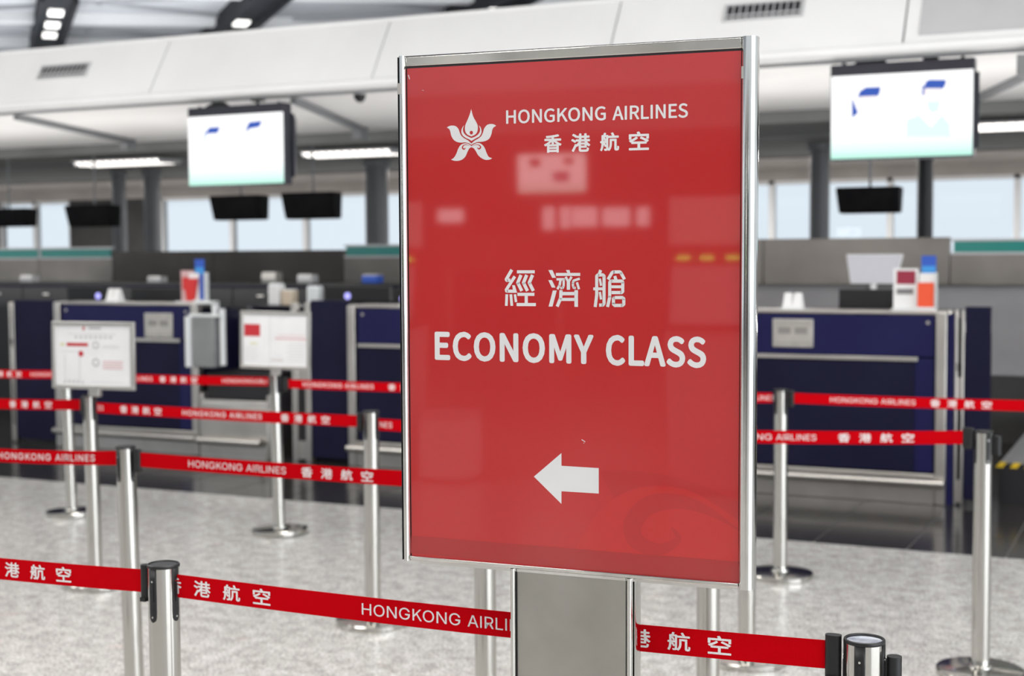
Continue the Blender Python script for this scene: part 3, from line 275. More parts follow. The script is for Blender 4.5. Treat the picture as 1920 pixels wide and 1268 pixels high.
FACES = {"S":{"E":[0.2062,[[0.0354,0.0],[0.187,0.0],[0.187,0.0277],[0.0676,0.0277],[0.0676,0.1211],[0.1649,0.1211],[0.1649,0.1488],[0.0676,0.1488],[0.0676,0.2293],[0.1831,0.2293],[0.1831,0.2567],[0.0354,0.2567]],[[0,8,11],[8,10,11],[8,9,10],[0,7,8],[0,4,7],[4,6,7],[4,5,6],[0,3,4],[0,2,3],[0,1,2]]],"C":[0.2234,[[0.132,-0.0046],[0.1555,-0.0021],[0.1763,0.005],[0.1946,0.0166],[0.2108,0.0322],[0.1929,0.0529],[0.1801,0.0406],[0.1662,0.0315],[0.1507,0.0258],[0.1334,0.0238],[0.1002,0.0312],[0.0751,0.0522],[0.0592,0.0854],[0.0536,0.1292],[0.0594,0.1724],[0.0759,0.2051],[0.1014,0.2257],[0.1345,0.2328],[0.15,0.2311],[0.1639,0.2261],[0.1761,0.2185],[0.187,0.2087],[0.2045,0.2297],[0.1917,0.2416],[0.1755,0.2516],[0.1562,0.2586],[0.1341,0.2612],[0.0888,0.2521],[0.0528,0.2258],[0.0289,0.1839],[0.0203,0.1282],[0.0287,0.0723],[0.0521,0.0305],[0.0875,0.0045]],[[27,25,26],[27,24,25],[28,24,27],[28,23,24],[28,17,23],[17,22,23],[28,16,17],[18,22,17],[19,22,18],[19,20,22],[20,21,22],[29,16,28],[29,15,16],[29,14,15],[30,14,29],[30,13,14],[30,12,13],[31,12,30],[31,11,12],[32,11,31],[6,4,5],[32,10,11],[7,4,6],[7,3,4],[8,3,7],[32,9,10],[33,9,32],[9,3,8],[33,3,9],[33,2,3],[33,1,2],[0,1,33]]],"O":[0.2598,[[0.1299,-0.0046],[0.1742,0.0048],[0.2089,0.0315],[0.2314,0.0736],[0.2395,0.1292],[0.2314,0.1845],[0.2089,0.2261],[0.1742,0.2522],[0.1299,0.2612],[0.0856,0.2522],[0.0509,0.2261],[0.0284,0.1845],[0.0203,0.1292],[0.0284,0.0736],[0.0509,0.0315],[0.0856,0.0048],[0.1299,0.0238],[0.0985,0.0313],[0.0744,0.0525],[0.059,0.0857],[0.0536,0.1292],[0.059,0.1724],[0.0744,0.2051],[0.0985,0.2257],[0.1299,0.2328],[0.1613,0.2257],[0.1854,0.2051],[0.2008,0.1724],[0.2062,0.1292],[0.2008,0.0857],[0.1854,0.0525],[0.1613,0.0313]],[[9,7,8],[10,7,9],[10,24,7],[24,6,7],[10,23,24],[25,6,24],[11,23,10],[25,5,6],[26,5,25],[11,22,23],[27,5,26],[11,21,22],[12,21,11],[27,4,5],[12,20,21],[28,4,27],[13,20,12],[13,19,20],[29,4,28],[29,3,4],[30,3,29],[13,18,19],[14,18,13],[30,2,3],[31,2,30],[14,17,18],[31,1,2],[15,17,14],[16,1,31],[15,16,17],[15,1,16],[15,0,1]]],"N":[0.2532,[[0.0354,0.0],[0.0658,0.0],[0.0658,0.1348],[0.0654,0.1551],[0.0644,0.1753],[0.0632,0.1953],[0.062,0.215],[0.0634,0.215],[0.091,0.1621],[0.1845,0.0],[0.2178,0.0],[0.2178,0.2567],[0.187,0.2567],[0.187,0.1232],[0.1874,0.1029],[0.1885,0.0822],[0.1899,0.0618],[0.1915,0.042],[0.1898,0.042],[0.1621,0.0949],[0.0683,0.2567],[0.0354,0.2567]],[[0,6,21],[6,20,21],[6,7,20],[7,19,20],[13,11,12],[13,10,11],[0,5,6],[8,19,7],[0,4,5],[0,3,4],[9,19,8],[0,2,3],[0,1,2],[14,10,13],[15,10,14],[9,18,19],[16,10,15],[17,10,16],[9,17,18],[9,10,17]]],"M":[0.2843,[[0.0354,0.0],[0.0644,0.0],[0.0644,0.1422],[0.0641,0.1601],[0.0631,0.1798],[0.0618,0.1996],[0.0602,0.2178],[0.0616,0.2178],[0.0823,0.1593],[0.131,0.0259],[0.1527,0.0259],[0.201,0.1593],[0.2216,0.2178],[0.223,0.2178],[0.2216,0.1996],[0.2203,0.1798],[0.2192,0.1601],[0.2188,0.1422],[0.2188,0.0],[0.2489,0.0],[0.2489,0.2567],[0.2101,0.2567],[0.1611,0.1194],[0.1567,0.1062],[0.1524,0.0927],[0.148,0.0793],[0.1432,0.0658],[0.1418,0.0658],[0.1372,0.0793],[0.1327,0.0927],[0.1281,0.1062],[0.1232,0.1194],[0.0742,0.2567],[0.0354,0.2567]],[[0,6,33],[6,32,33],[6,7,32],[7,31,32],[22,12,21],[12,20,21],[12,13,20],[13,19,20],[0,5,6],[8,31,7],[22,11,12],[14,19,13],[0,4,5],[15,19,14],[0,3,4],[16,19,15],[0,2,3],[17,19,16],[9,31,8],[22,10,11],[0,1,2],[18,19,17],[9,30,31],[23,10,22],[24,10,23],[9,29,30],[9,28,29],[25,10,24],[9,27,28],[26,10,25],[9,26,27],[9,10,26]]],"Y":[0.1859,[[0.0767,0.0],[0.1089,0.0],[0.1089,0.0994],[0.1863,0.2567],[0.1527,0.2567],[0.1197,0.1842],[0.1136,0.1701],[0.1072,0.1561],[0.1006,0.1421],[0.0938,0.1278],[0.0924,0.1278],[0.0858,0.1421],[0.0796,0.1561],[0.0734,0.1701],[0.0672,0.1842],[0.034,0.2567],[-0.0004,0.2567],[0.0767,0.0994]],[[17,15,16],[17,14,15],[5,3,4],[5,2,3],[17,13,14],[6,2,5],[17,12,13],[7,2,6],[17,11,12],[8,2,7],[17,10,11],[9,2,8],[17,9,10],[17,2,9],[0,2,17],[0,1,2]]],"L":[0.1901,[[0.0354,0.0],[0.18,0.0],[0.18,0.0277],[0.0676,0.0277],[0.0676,0.2567],[0.0354,0.2567]],[[0,4,5],[0,3,4],[0,2,3],[0,1,2]]],"A":[0.2129,[[0.0014,0.0],[0.034,0.0],[0.0588,0.0784],[0.1527,0.0784],[0.1772,0.0],[0.2115,0.0],[0.1243,0.2567],[0.0882,0.2567],[0.0669,0.104],[0.0795,0.1436],[0.0862,0.1652],[0.0927,0.1866],[0.0989,0.2082],[0.105,0.2304],[0.1064,0.2304],[0.1127,0.2084],[0.119,0.1867],[0.1255,0.1652],[0.1324,0.1436],[0.1446,0.104]],[[0,13,7],[13,6,7],[13,14,6],[14,5,6],[0,12,13],[15,5,14],[16,5,15],[0,11,12],[17,5,16],[0,10,11],[18,5,17],[0,9,10],[0,8,9],[19,5,18],[0,2,8],[2,19,8],[2,3,19],[3,5,19],[0,1,2],[4,5,3]]],"S":[0.2087,[[0.1064,-0.0046],[0.1427,0.0011],[0.1701,0.0166],[0.1875,0.0398],[0.1936,0.0683],[0.1896,0.0933],[0.1784,0.112],[0.1616,0.1261],[0.1408,0.1369],[0.1043,0.1527],[0.0892,0.1594],[0.0755,0.1679],[0.0655,0.1795],[0.0616,0.1957],[0.065,0.2111],[0.0747,0.2228],[0.0898,0.2302],[0.1096,0.2328],[0.1266,0.2312],[0.1419,0.2265],[0.1556,0.219],[0.1681,0.209],[0.1849,0.2297],[0.1699,0.2424],[0.152,0.2524],[0.1317,0.2589],[0.1096,0.2612],[0.0773,0.2562],[0.0517,0.2421],[0.0348,0.2206],[0.0287,0.1933],[0.0335,0.1686],[0.0459,0.1501],[0.0627,0.1368],[0.0809,0.1275],[0.1176,0.1113],[0.1347,0.1033],[0.1484,0.0943],[0.1574,0.0823],[0.1607,0.0655],[0.1571,0.0485],[0.1465,0.0353],[0.1295,0.0268],[0.1068,0.0238],[0.0871,0.0261],[0.0683,0.0325],[0.0511,0.0426],[0.0361,0.0557],[0.0168,0.0333],[0.035,0.0176],[0.0562,0.0057],[0.0802,-0.0019]],[[27,25,26],[27,24,25],[28,24,27],[28,23,24],[28,22,23],[29,16,28],[16,17,28],[17,22,28],[18,22,17],[19,22,18],[29,15,16],[19,20,22],[20,21,22],[29,14,15],[30,14,29],[30,13,14],[30,12,13],[31,12,30],[31,11,12],[32,11,31],[32,10,11],[32,9,10],[32,8,9],[33,8,32],[33,7,8],[34,7,33],[35,7,34],[35,6,7],[35,5,6],[36,5,35],[37,5,36],[38,5,37],[38,4,5],[39,4,38],[39,3,4],[40,3,39],[48,46,47],[41,3,40],[48,45,46],[41,2,3],[42,2,41],[49,45,48],[49,44,45],[43,2,42],[49,43,44],[49,2,43],[50,2,49],[50,1,2],[51,1,50],[51,0,1]]],"H":[0.2549,[[0.0354,0.0],[0.0676,0.0],[0.0676,0.1211],[0.1873,0.1211],[0.1873,0.0],[0.2199,0.0],[0.2199,0.2567],[0.1873,0.2567],[0.1873,0.1492],[0.0676,0.1492],[0.0676,0.2567],[0.0354,0.2567]],[[0,10,11],[0,9,10],[8,6,7],[8,5,6],[0,2,9],[2,8,9],[2,3,8],[3,5,8],[0,1,2],[4,5,3]]],"G":[0.2412,[[0.1362,-0.0046],[0.1607,-0.0023],[0.1825,0.0039],[0.2009,0.0133],[0.2153,0.0252],[0.2153,0.1331],[0.131,0.1331],[0.131,0.1061],[0.1856,0.1061],[0.1856,0.0389],[0.1766,0.0325],[0.1655,0.0278],[0.1528,0.0248],[0.1394,0.0238],[0.1028,0.0312],[0.0758,0.0522],[0.0592,0.0854],[0.0536,0.1292],[0.0596,0.1724],[0.0769,0.2051],[0.1038,0.2257],[0.139,0.2328],[0.1566,0.2309],[0.1714,0.2258],[0.1838,0.2181],[0.1943,0.2087],[0.2118,0.2297],[0.1991,0.2411],[0.1828,0.2512],[0.1625,0.2584],[0.138,0.2612],[0.0909,0.2521],[0.0537,0.2258],[0.0291,0.1839],[0.0203,0.1282],[0.0289,0.0723],[0.0529,0.0305],[0.0896,0.0045]],[[31,29,30],[31,28,29],[32,28,31],[32,27,28],[32,21,27],[21,26,27],[32,20,21],[22,26,21],[23,26,22],[23,24,26],[24,25,26],[33,20,32],[33,19,20],[33,18,19],[34,18,33],[34,17,18],[7,5,6],[7,8,5],[8,4,5],[34,16,17],[35,16,34],[9,4,8],[35,15,16],[36,15,35],[36,14,15],[10,4,9],[11,4,10],[36,13,14],[37,13,36],[12,4,11],[12,3,4],[13,3,12],[37,3,13],[37,2,3],[0,2,37],[0,1,2]]],"K":[0.2262,[[0.0354,0.0],[0.0676,0.0],[0.0676,0.0812],[0.1117,0.1338],[0.1887,0.0],[0.2248,0.0],[0.132,0.1593],[0.2125,0.2567],[0.1758,0.2567],[0.0683,0.1278],[0.0676,0.1278],[0.0676,0.2567],[0.0354,0.2567]],[[0,11,12],[0,10,11],[9,7,8],[9,6,7],[9,3,6],[3,5,6],[9,2,3],[4,5,3],[0,9,10],[0,2,9],[0,1,2]]],"I":[0.1026,[[0.0354,0.0],[0.0676,0.0],[0.0676,0.2567],[0.0354,0.2567]],[[0,2,3],[0,1,2]]],"R":[0.2223,[[0.0676,0.1348],[0.0676,0.2304],[0.1106,0.2304],[0.1374,0.228],[0.1569,0.2202],[0.1689,0.2062],[0.173,0.1849],[0.1689,0.1629],[0.1569,0.1472],[0.1374,0.1379],[0.1106,0.1348],[0.1761,0.0],[0.2125,0.0],[0.1474,0.1124],[0.1711,0.1216],[0.1893,0.1367],[0.201,0.1577],[0.2052,0.1849],[0.1985,0.2185],[0.1799,0.2407],[0.1516,0.2529],[0.1155,0.2567],[0.0354,0.2567],[0.0354,0.0],[0.0676,0.0],[0.0676,0.1089],[0.1138,0.1089]],[[23,1,22],[1,21,22],[1,20,21],[1,19,20],[1,2,19],[2,3,19],[3,18,19],[23,0,1],[4,18,3],[5,18,4],[5,17,18],[6,17,5],[7,17,6],[7,16,17],[8,16,7],[8,15,16],[9,15,8],[10,15,9],[10,14,15],[23,25,0],[25,10,0],[25,14,10],[25,13,14],[25,26,13],[26,12,13],[23,24,25],[11,12,26]]]},"I":{"H":[0.5169,[[0.0601,0.0],[0.0601,0.5087],[0.1246,0.5087],[0.1246,0.2888],[0.3923,0.2888],[0.3923,0.5087],[0.4568,0.5087],[0.4568,0.0],[0.3923,0.0],[0.3923,0.2318],[0.1246,0.2318],[0.1246,0.0]],[[0,2,1],[0,3,2],[4,6,5],[4,7,6],[0,10,3],[10,4,3],[10,9,4],[9,7,4],[0,11,10],[8,7,9]]],"O":[0.5333,[[0.267,-0.0068],[0.2249,-0.0033],[0.186,0.0073],[0.1504,0.0249],[0.1188,0.0491],[0.0919,0.0792],[0.0698,0.1152],[0.0534,0.1567],[0.0436,0.2029],[0.0403,0.254],[0.0436,0.3053],[0.0534,0.3517],[0.0698,0.3931],[0.0919,0.4292],[0.1188,0.4594],[0.1504,0.4836],[0.186,0.5013],[0.2249,0.512],[0.267,0.5155],[0.3091,0.512],[0.3479,0.5013],[0.3836,0.4836],[0.4152,0.4594],[0.4419,0.4292],[0.4638,0.3931],[0.48,0.3517],[0.4898,0.3053],[0.493,0.254],[0.4898,0.2029],[0.48,0.1567],[0.4638,0.1152],[0.4419,0.0792],[0.4152,0.0491],[0.3836,0.0249],[0.3479,0.0073],[0.3091,-0.0033],[0.267,0.0529],[0.2963,0.0555],[0.3238,0.0632],[0.3494,0.076],[0.3724,0.0938],[0.3921,0.1165],[0.4083,0.1441],[0.4205,0.1763],[0.4278,0.213],[0.4302,0.254],[0.4278,0.2954],[0.4205,0.3323],[0.4083,0.3646],[0.3921,0.3922],[0.3724,0.4149],[0.3494,0.4327],[0.3238,0.4455],[0.2963,0.4532],[0.267,0.4558],[0.2375,0.4532],[0.2099,0.4455],[0.1842,0.4326],[0.1612,0.4147],[0.1416,0.3919],[0.1253,0.3643],[0.1132,0.332],[0.1059,0.2952],[0.1034,0.254],[0.1059,0.213],[0.1132,0.1764],[0.1253,0.1442],[0.1416,0.1167],[0.1612,0.094],[0.1842,0.0761],[0.2099,0.0632],[0.2375,0.0555]],[[17,19,18],[16,19,17],[16,20,19],[15,20,16],[15,21,20],[14,21,15],[14,22,21],[13,55,14],[55,54,14],[54,22,14],[54,53,22],[53,23,22],[52,23,53],[13,56,55],[51,23,52],[13,57,56],[50,23,51],[13,58,57],[50,24,23],[12,58,13],[49,24,50],[12,59,58],[11,59,12],[49,25,24],[48,25,49],[11,60,59],[47,25,48],[11,61,60],[10,61,11],[47,26,25],[46,26,47],[10,62,61],[9,62,10],[46,27,26],[45,27,46],[9,63,62],[8,63,9],[8,64,63],[44,27,45],[44,28,27],[8,65,64],[43,28,44],[7,65,8],[43,29,28],[7,66,65],[42,29,43],[6,66,7],[42,30,29],[6,67,66],[41,30,42],[6,68,67],[40,30,41],[5,68,6],[40,31,30],[5,69,68],[39,31,40],[39,32,31],[4,69,5],[4,70,69],[38,32,39],[4,71,70],[37,32,38],[4,36,71],[36,32,37],[4,32,36],[4,33,32],[3,33,4],[2,33,3],[2,34,33],[1,34,2],[1,35,34],[1,0,35]]],"N":[0.5234,[[0.0601,0.0],[0.0601,0.5087],[0.1362,0.5087],[0.3431,0.1827],[0.3489,0.1736],[0.3555,0.163],[0.3628,0.1507],[0.3706,0.1371],[0.3788,0.1224],[0.3875,0.1067],[0.3963,0.0901],[0.4051,0.0729],[0.4138,0.055],[0.4049,0.0536],[0.4031,0.0721],[0.4017,0.0903],[0.4006,0.1082],[0.3999,0.1255],[0.3994,0.1418],[0.3991,0.1572],[0.3989,0.1714],[0.3988,0.1839],[0.3988,0.1949],[0.3988,0.5087],[0.4633,0.5087],[0.4633,0.0],[0.3868,0.0],[0.2021,0.2902],[0.1941,0.3032],[0.1858,0.3167],[0.1774,0.3307],[0.1684,0.3457],[0.1586,0.3625],[0.148,0.381],[0.1361,0.4018],[0.1227,0.4255],[0.1075,0.452],[0.1192,0.4537],[0.1203,0.4291],[0.1213,0.4058],[0.1222,0.3837],[0.1231,0.3633],[0.1237,0.3447],[0.1243,0.3279],[0.1247,0.3133],[0.1249,0.3009],[0.125,0.2909],[0.125,0.0]],[[0,36,1],[36,2,1],[36,37,2],[37,3,2],[22,24,23],[22,25,24],[38,3,37],[0,38,36],[38,35,36],[0,39,38],[35,3,38],[34,3,35],[0,40,39],[33,3,34],[0,41,40],[32,3,33],[0,42,41],[31,3,32],[30,3,31],[0,43,42],[29,3,30],[0,44,43],[28,3,29],[0,45,44],[27,3,28],[0,46,45],[0,47,46],[26,3,27],[21,25,22],[20,25,21],[26,4,3],[26,5,4],[19,25,20],[26,6,5],[18,25,19],[26,7,6],[17,25,18],[26,8,7],[16,25,17],[26,9,8],[15,25,16],[26,10,9],[14,11,15],[11,25,15],[26,14,10],[14,11,10],[12,25,11],[26,13,14],[13,25,12],[26,25,13]]],"G":[0.5203,[[0.2687,-0.0068],[0.2252,-0.0033],[0.1855,0.0074],[0.1494,0.0251],[0.1176,0.0493],[0.0909,0.0795],[0.0691,0.1156],[0.0531,0.157],[0.0435,0.2031],[0.0403,0.254],[0.0435,0.3053],[0.0531,0.3517],[0.0691,0.3931],[0.0908,0.4292],[0.1174,0.4594],[0.1489,0.4836],[0.1844,0.5013],[0.2231,0.512],[0.2649,0.5155],[0.2912,0.5142],[0.3164,0.5102],[0.3404,0.5036],[0.363,0.4945],[0.3839,0.483],[0.4032,0.4693],[0.4206,0.4535],[0.4359,0.4358],[0.4491,0.4164],[0.46,0.3952],[0.4684,0.3727],[0.4742,0.3486],[0.408,0.3486],[0.4022,0.3646],[0.3952,0.3795],[0.3872,0.3931],[0.3779,0.4056],[0.3676,0.4169],[0.3561,0.4269],[0.3435,0.4356],[0.3299,0.4428],[0.3153,0.4484],[0.2996,0.4525],[0.283,0.455],[0.2653,0.4558],[0.236,0.4532],[0.2086,0.4454],[0.1832,0.4324],[0.1604,0.4144],[0.141,0.3916],[0.125,0.3639],[0.113,0.3317],[0.1058,0.2951],[0.1034,0.254],[0.1059,0.2132],[0.1131,0.1768],[0.1251,0.1448],[0.1413,0.1173],[0.161,0.0945],[0.1842,0.0765],[0.2102,0.0634],[0.2384,0.0555],[0.2687,0.0529],[0.2963,0.0549],[0.3216,0.061],[0.3447,0.0712],[0.365,0.0851],[0.3822,0.1024],[0.3962,0.1233],[0.4065,0.1471],[0.4127,0.1735],[0.4148,0.2025],[0.4343,0.199],[0.2827,0.199],[0.2827,0.2557],[0.478,0.2557],[0.478,0.2001],[0.475,0.16],[0.4659,0.1236],[0.4508,0.0908],[0.4305,0.0622],[0.4058,0.0382],[0.3766,0.0188],[0.3437,0.0046],[0.3077,-0.004]],[[17,19,18],[17,20,19],[16,20,17],[16,21,20],[16,22,21],[15,22,16],[15,23,22],[14,23,15],[14,24,23],[14,25,24],[13,44,14],[44,43,14],[43,25,14],[42,25,43],[41,25,42],[41,26,25],[13,45,44],[40,26,41],[39,26,40],[13,46,45],[38,26,39],[38,27,26],[37,27,38],[13,47,46],[12,47,13],[36,27,37],[35,27,36],[35,28,27],[12,48,47],[34,28,35],[34,29,28],[11,48,12],[33,29,34],[11,49,48],[32,29,33],[32,30,29],[31,30,32],[11,50,49],[10,50,11],[10,51,50],[9,51,10],[9,52,51],[72,74,73],[72,70,74],[70,75,74],[8,52,9],[8,53,52],[8,54,53],[7,54,8],[72,69,70],[71,75,70],[71,76,75],[69,71,72],[69,76,71],[7,55,54],[68,76,69],[68,77,76],[6,55,7],[67,77,68],[6,56,55],[67,78,77],[66,78,67],[6,57,56],[5,57,6],[65,78,66],[5,58,57],[65,79,78],[64,79,65],[4,58,5],[4,59,58],[63,79,64],[4,60,59],[63,80,79],[62,80,63],[4,61,60],[61,80,62],[4,80,61],[3,80,4],[3,81,80],[2,81,3],[2,82,81],[1,82,2],[1,83,82],[0,83,1]]],"K":[0.4483,[[0.0702,0.0],[0.134,0.0],[0.134,0.1609],[0.2214,0.2652],[0.3739,0.0],[0.4455,0.0],[0.2616,0.3157],[0.4211,0.5087],[0.3484,0.5087],[0.1353,0.2533],[0.134,0.2533],[0.134,0.5087],[0.0702,0.5087]],[[0,11,12],[0,10,11],[9,7,8],[9,6,7],[9,3,6],[3,5,6],[9,2,3],[4,5,3],[0,9,10],[0,2,9],[0,1,2]]],"A":[0.4797,[[0.0164,0.0],[0.2014,0.5087],[0.2762,0.5087],[0.463,0.0],[0.395,0.0],[0.2871,0.3025],[0.2802,0.3227],[0.2725,0.3459],[0.2641,0.3721],[0.2547,0.4025],[0.2441,0.4378],[0.2322,0.4783],[0.2451,0.4783],[0.2332,0.4374],[0.2224,0.4016],[0.2129,0.3709],[0.2044,0.3446],[0.1969,0.3218],[0.1905,0.3025],[0.085,0.0],[0.1099,0.142],[0.1099,0.1987],[0.3698,0.1987],[0.3698,0.142]],[[0,11,1],[11,2,1],[11,12,2],[12,3,2],[0,21,11],[21,13,11],[13,10,11],[13,10,12],[10,22,12],[22,3,12],[9,22,10],[21,14,13],[8,22,9],[21,15,14],[7,22,8],[21,16,15],[6,22,7],[21,17,16],[5,22,6],[21,18,17],[21,20,18],[20,19,18],[4,23,5],[23,22,5],[0,20,21],[20,22,21],[20,23,22],[23,3,22],[0,19,20],[4,3,23]]],"I":[0.1847,[[0.0601,0],[0.1246,0],[0.1246,0.5087],[0.0601,0.5087]],[[0,1,2,3]]],"R":[0.449,[[0.0601,0.0],[0.0601,0.5087],[0.2359,0.5087],[0.2728,0.5065],[0.3052,0.4998],[0.333,0.4886],[0.3565,0.4734],[0.3756,0.455],[0.3904,0.4331],[0.4009,0.4084],[0.4072,0.3813],[0.4094,0.352],[0.4072,0.3227],[0.4009,0.2959],[0.3904,0.2714],[0.3756,0.2499],[0.3564,0.2318],[0.3329,0.2171],[0.305,0.2063],[0.2726,0.1998],[0.2359,0.1977],[0.0963,0.1977],[0.0963,0.255],[0.2335,0.255],[0.2583,0.2563],[0.2797,0.2603],[0.2977,0.2668],[0.3126,0.2758],[0.3246,0.287],[0.3337,0.3004],[0.3401,0.3159],[0.3439,0.3331],[0.3452,0.352],[0.3439,0.3714],[0.3401,0.3889],[0.3337,0.4047],[0.3246,0.4186],[0.3126,0.4302],[0.2975,0.4396],[0.2794,0.4465],[0.2578,0.4506],[0.2328,0.452],[0.1246,0.452],[0.1246,0.0],[0.353,0.0],[0.2301,0.2291],[0.3028,0.2291],[0.4278,0.0]],[[0,22,1],[22,42,1],[42,2,1],[42,3,2],[42,4,3],[42,5,4],[42,6,5],[42,7,6],[42,41,7],[41,40,7],[40,8,7],[22,43,42],[39,8,40],[38,8,39],[37,8,38],[37,9,8],[36,9,37],[35,9,36],[35,10,9],[34,10,35],[33,10,34],[33,11,10],[32,11,33],[31,11,32],[31,12,11],[30,12,31],[30,13,12],[29,13,30],[28,13,29],[28,14,13],[27,14,28],[26,14,27],[26,15,14],[25,15,26],[24,15,25],[23,15,24],[0,21,22],[43,23,22],[43,45,23],[45,15,23],[45,16,15],[45,46,16],[46,17,16],[43,20,45],[20,44,45],[47,17,46],[18,47,17],[19,47,18],[20,47,19],[0,20,21],[0,43,20],[44,47,20]]],"L":[0.393,[[0.0601,0.0],[0.0601,0.5087],[0.1246,0.5087],[0.1246,0.057],[0.3612,0.057],[0.3612,0.0]],[[0,2,1],[0,3,2],[0,4,3],[0,5,4]]],"E":[0.4186,[[0.0601,0.0],[0.0601,0.5087],[0.3725,0.5087],[0.3725,0.4517],[0.1246,0.4517],[0.1246,0.2858],[0.3554,0.2858],[0.3554,0.2287],[0.1246,0.2287],[0.1246,0.057],[0.3752,0.057],[0.3752,0.0]],[[0,4,1],[4,2,1],[4,3,2],[0,5,4],[0,8,5],[8,6,5],[8,7,6],[0,9,8],[0,10,9],[0,11,10]]],"S":[0.4466,[[0.2236,-0.0089],[0.1884,-0.0069],[0.1563,-0.0008],[0.1275,0.0092],[0.1023,0.0229],[0.0811,0.0399],[0.0638,0.0601],[0.0508,0.0832],[0.0423,0.1086],[0.0382,0.1366],[0.1045,0.1366],[0.1076,0.1181],[0.114,0.1018],[0.1234,0.0877],[0.1356,0.0759],[0.1499,0.0662],[0.1664,0.0587],[0.1846,0.0534],[0.2036,0.0502],[0.2236,0.0492],[0.246,0.0504],[0.2668,0.0541],[0.2859,0.0603],[0.303,0.0687],[0.3175,0.0792],[0.3295,0.0918],[0.3384,0.1062],[0.3437,0.122],[0.3455,0.1393],[0.344,0.1545],[0.3395,0.1677],[0.332,0.1789],[0.322,0.1886],[0.3099,0.1971],[0.2958,0.2045],[0.2801,0.211],[0.2631,0.2169],[0.2448,0.2223],[0.1837,0.2393],[0.1448,0.2526],[0.1123,0.2692],[0.0862,0.2892],[0.0671,0.3128],[0.0557,0.3406],[0.0519,0.3725],[0.0545,0.4],[0.0621,0.4251],[0.0749,0.4478],[0.0921,0.4677],[0.113,0.4843],[0.1376,0.4978],[0.1651,0.5076],[0.1949,0.5136],[0.227,0.5155],[0.2594,0.5135],[0.2891,0.5076],[0.3161,0.4976],[0.3401,0.4842],[0.3604,0.4679],[0.3771,0.4486],[0.3897,0.427],[0.3976,0.4034],[0.4008,0.3779],[0.3373,0.3779],[0.3316,0.4015],[0.3199,0.4213],[0.3022,0.4374],[0.2798,0.4491],[0.254,0.4562],[0.225,0.4585],[0.204,0.4573],[0.1848,0.4537],[0.1673,0.4478],[0.1519,0.4397],[0.1391,0.4299],[0.1287,0.4182],[0.1211,0.4051],[0.1166,0.3909],[0.1151,0.3756],[0.1168,0.3594],[0.1221,0.3454],[0.1309,0.3336],[0.1423,0.3236],[0.1551,0.3151],[0.1693,0.3081],[0.1841,0.3023],[0.1985,0.2974],[0.2124,0.2933],[0.2643,0.2793],[0.2794,0.275],[0.2951,0.2697],[0.3115,0.2636],[0.3279,0.2563],[0.3436,0.2476],[0.3587,0.2376],[0.3724,0.226],[0.3844,0.2127],[0.3945,0.1975],[0.4022,0.1803],[0.4068,0.1606],[0.4083,0.1386],[0.4059,0.1118],[0.3986,0.0867],[0.3865,0.0635],[0.3698,0.0428],[0.3487,0.0251],[0.3233,0.0106],[0.2939,-0.0002],[0.2607,-0.0067]],[[52,54,53],[51,54,52],[51,55,54],[50,55,51],[50,56,55],[49,56,50],[49,57,56],[48,57,49],[48,58,57],[48,59,58],[47,70,48],[70,69,48],[69,59,48],[68,59,69],[47,71,70],[67,59,68],[47,72,71],[66,59,67],[66,60,59],[46,72,47],[46,73,72],[46,74,73],[65,60,66],[46,75,74],[65,61,60],[45,75,46],[64,61,65],[45,76,75],[45,77,76],[64,62,61],[63,62,64],[44,77,45],[44,78,77],[44,79,78],[43,79,44],[43,80,79],[43,81,80],[42,81,43],[42,82,81],[42,83,82],[42,84,83],[41,84,42],[41,85,84],[41,86,85],[41,87,86],[41,88,87],[40,88,41],[40,89,88],[40,90,89],[40,91,90],[39,91,40],[39,92,91],[39,93,92],[38,93,39],[38,94,93],[37,94,38],[37,95,94],[37,96,95],[36,96,37],[35,96,36],[35,97,96],[34,97,35],[33,97,34],[33,98,97],[32,98,33],[31,98,32],[31,99,98],[30,99,31],[29,99,30],[29,100,99],[28,100,29],[27,100,28],[27,101,100],[8,10,9],[8,11,10],[26,101,27],[8,12,11],[26,102,101],[7,12,8],[25,102,26],[7,13,12],[24,102,25],[7,14,13],[24,103,102],[6,14,7],[23,103,24],[6,15,14],[22,103,23],[6,16,15],[22,104,103],[21,104,22],[5,16,6],[5,17,16],[20,104,21],[5,18,17],[19,104,20],[5,19,18],[5,104,19],[5,105,104],[4,105,5],[4,106,105],[3,106,4],[3,107,106],[2,107,3],[2,108,107],[1,108,2],[1,0,108]]]}}
# ------------------------------------------------------------------ the setting
fl = B('floor', M['granite'], None, -26, 14, -21, 7.65, -0.06, 0.0); tag(fl, 'pale speckled polished granite floor of the check-in hall', kind='structure')
fd = B('floor_counter_strip', M['grout'], None, -26, 14, 7.65, 32, -0.06, -0.004); tag(fd, 'dark polished stone floor strip along the counters', kind='structure')
tile_me = MB().box(-0.2455, 0.2455, -0.239, 0.239, -0.004, 0.0).mesh('floor_tile', M['darkstone'])
for i in range(28):
    for j in range(3):
        o = link('floor_tile', tile_me, fd); o.location = (-10.53 + 0.5 * i, 7.895 + 0.4865 * j, 0)
B('stone_paving', M['darkstone'], fd, -26, 14, 9.12, 32, -0.004, 0.0)
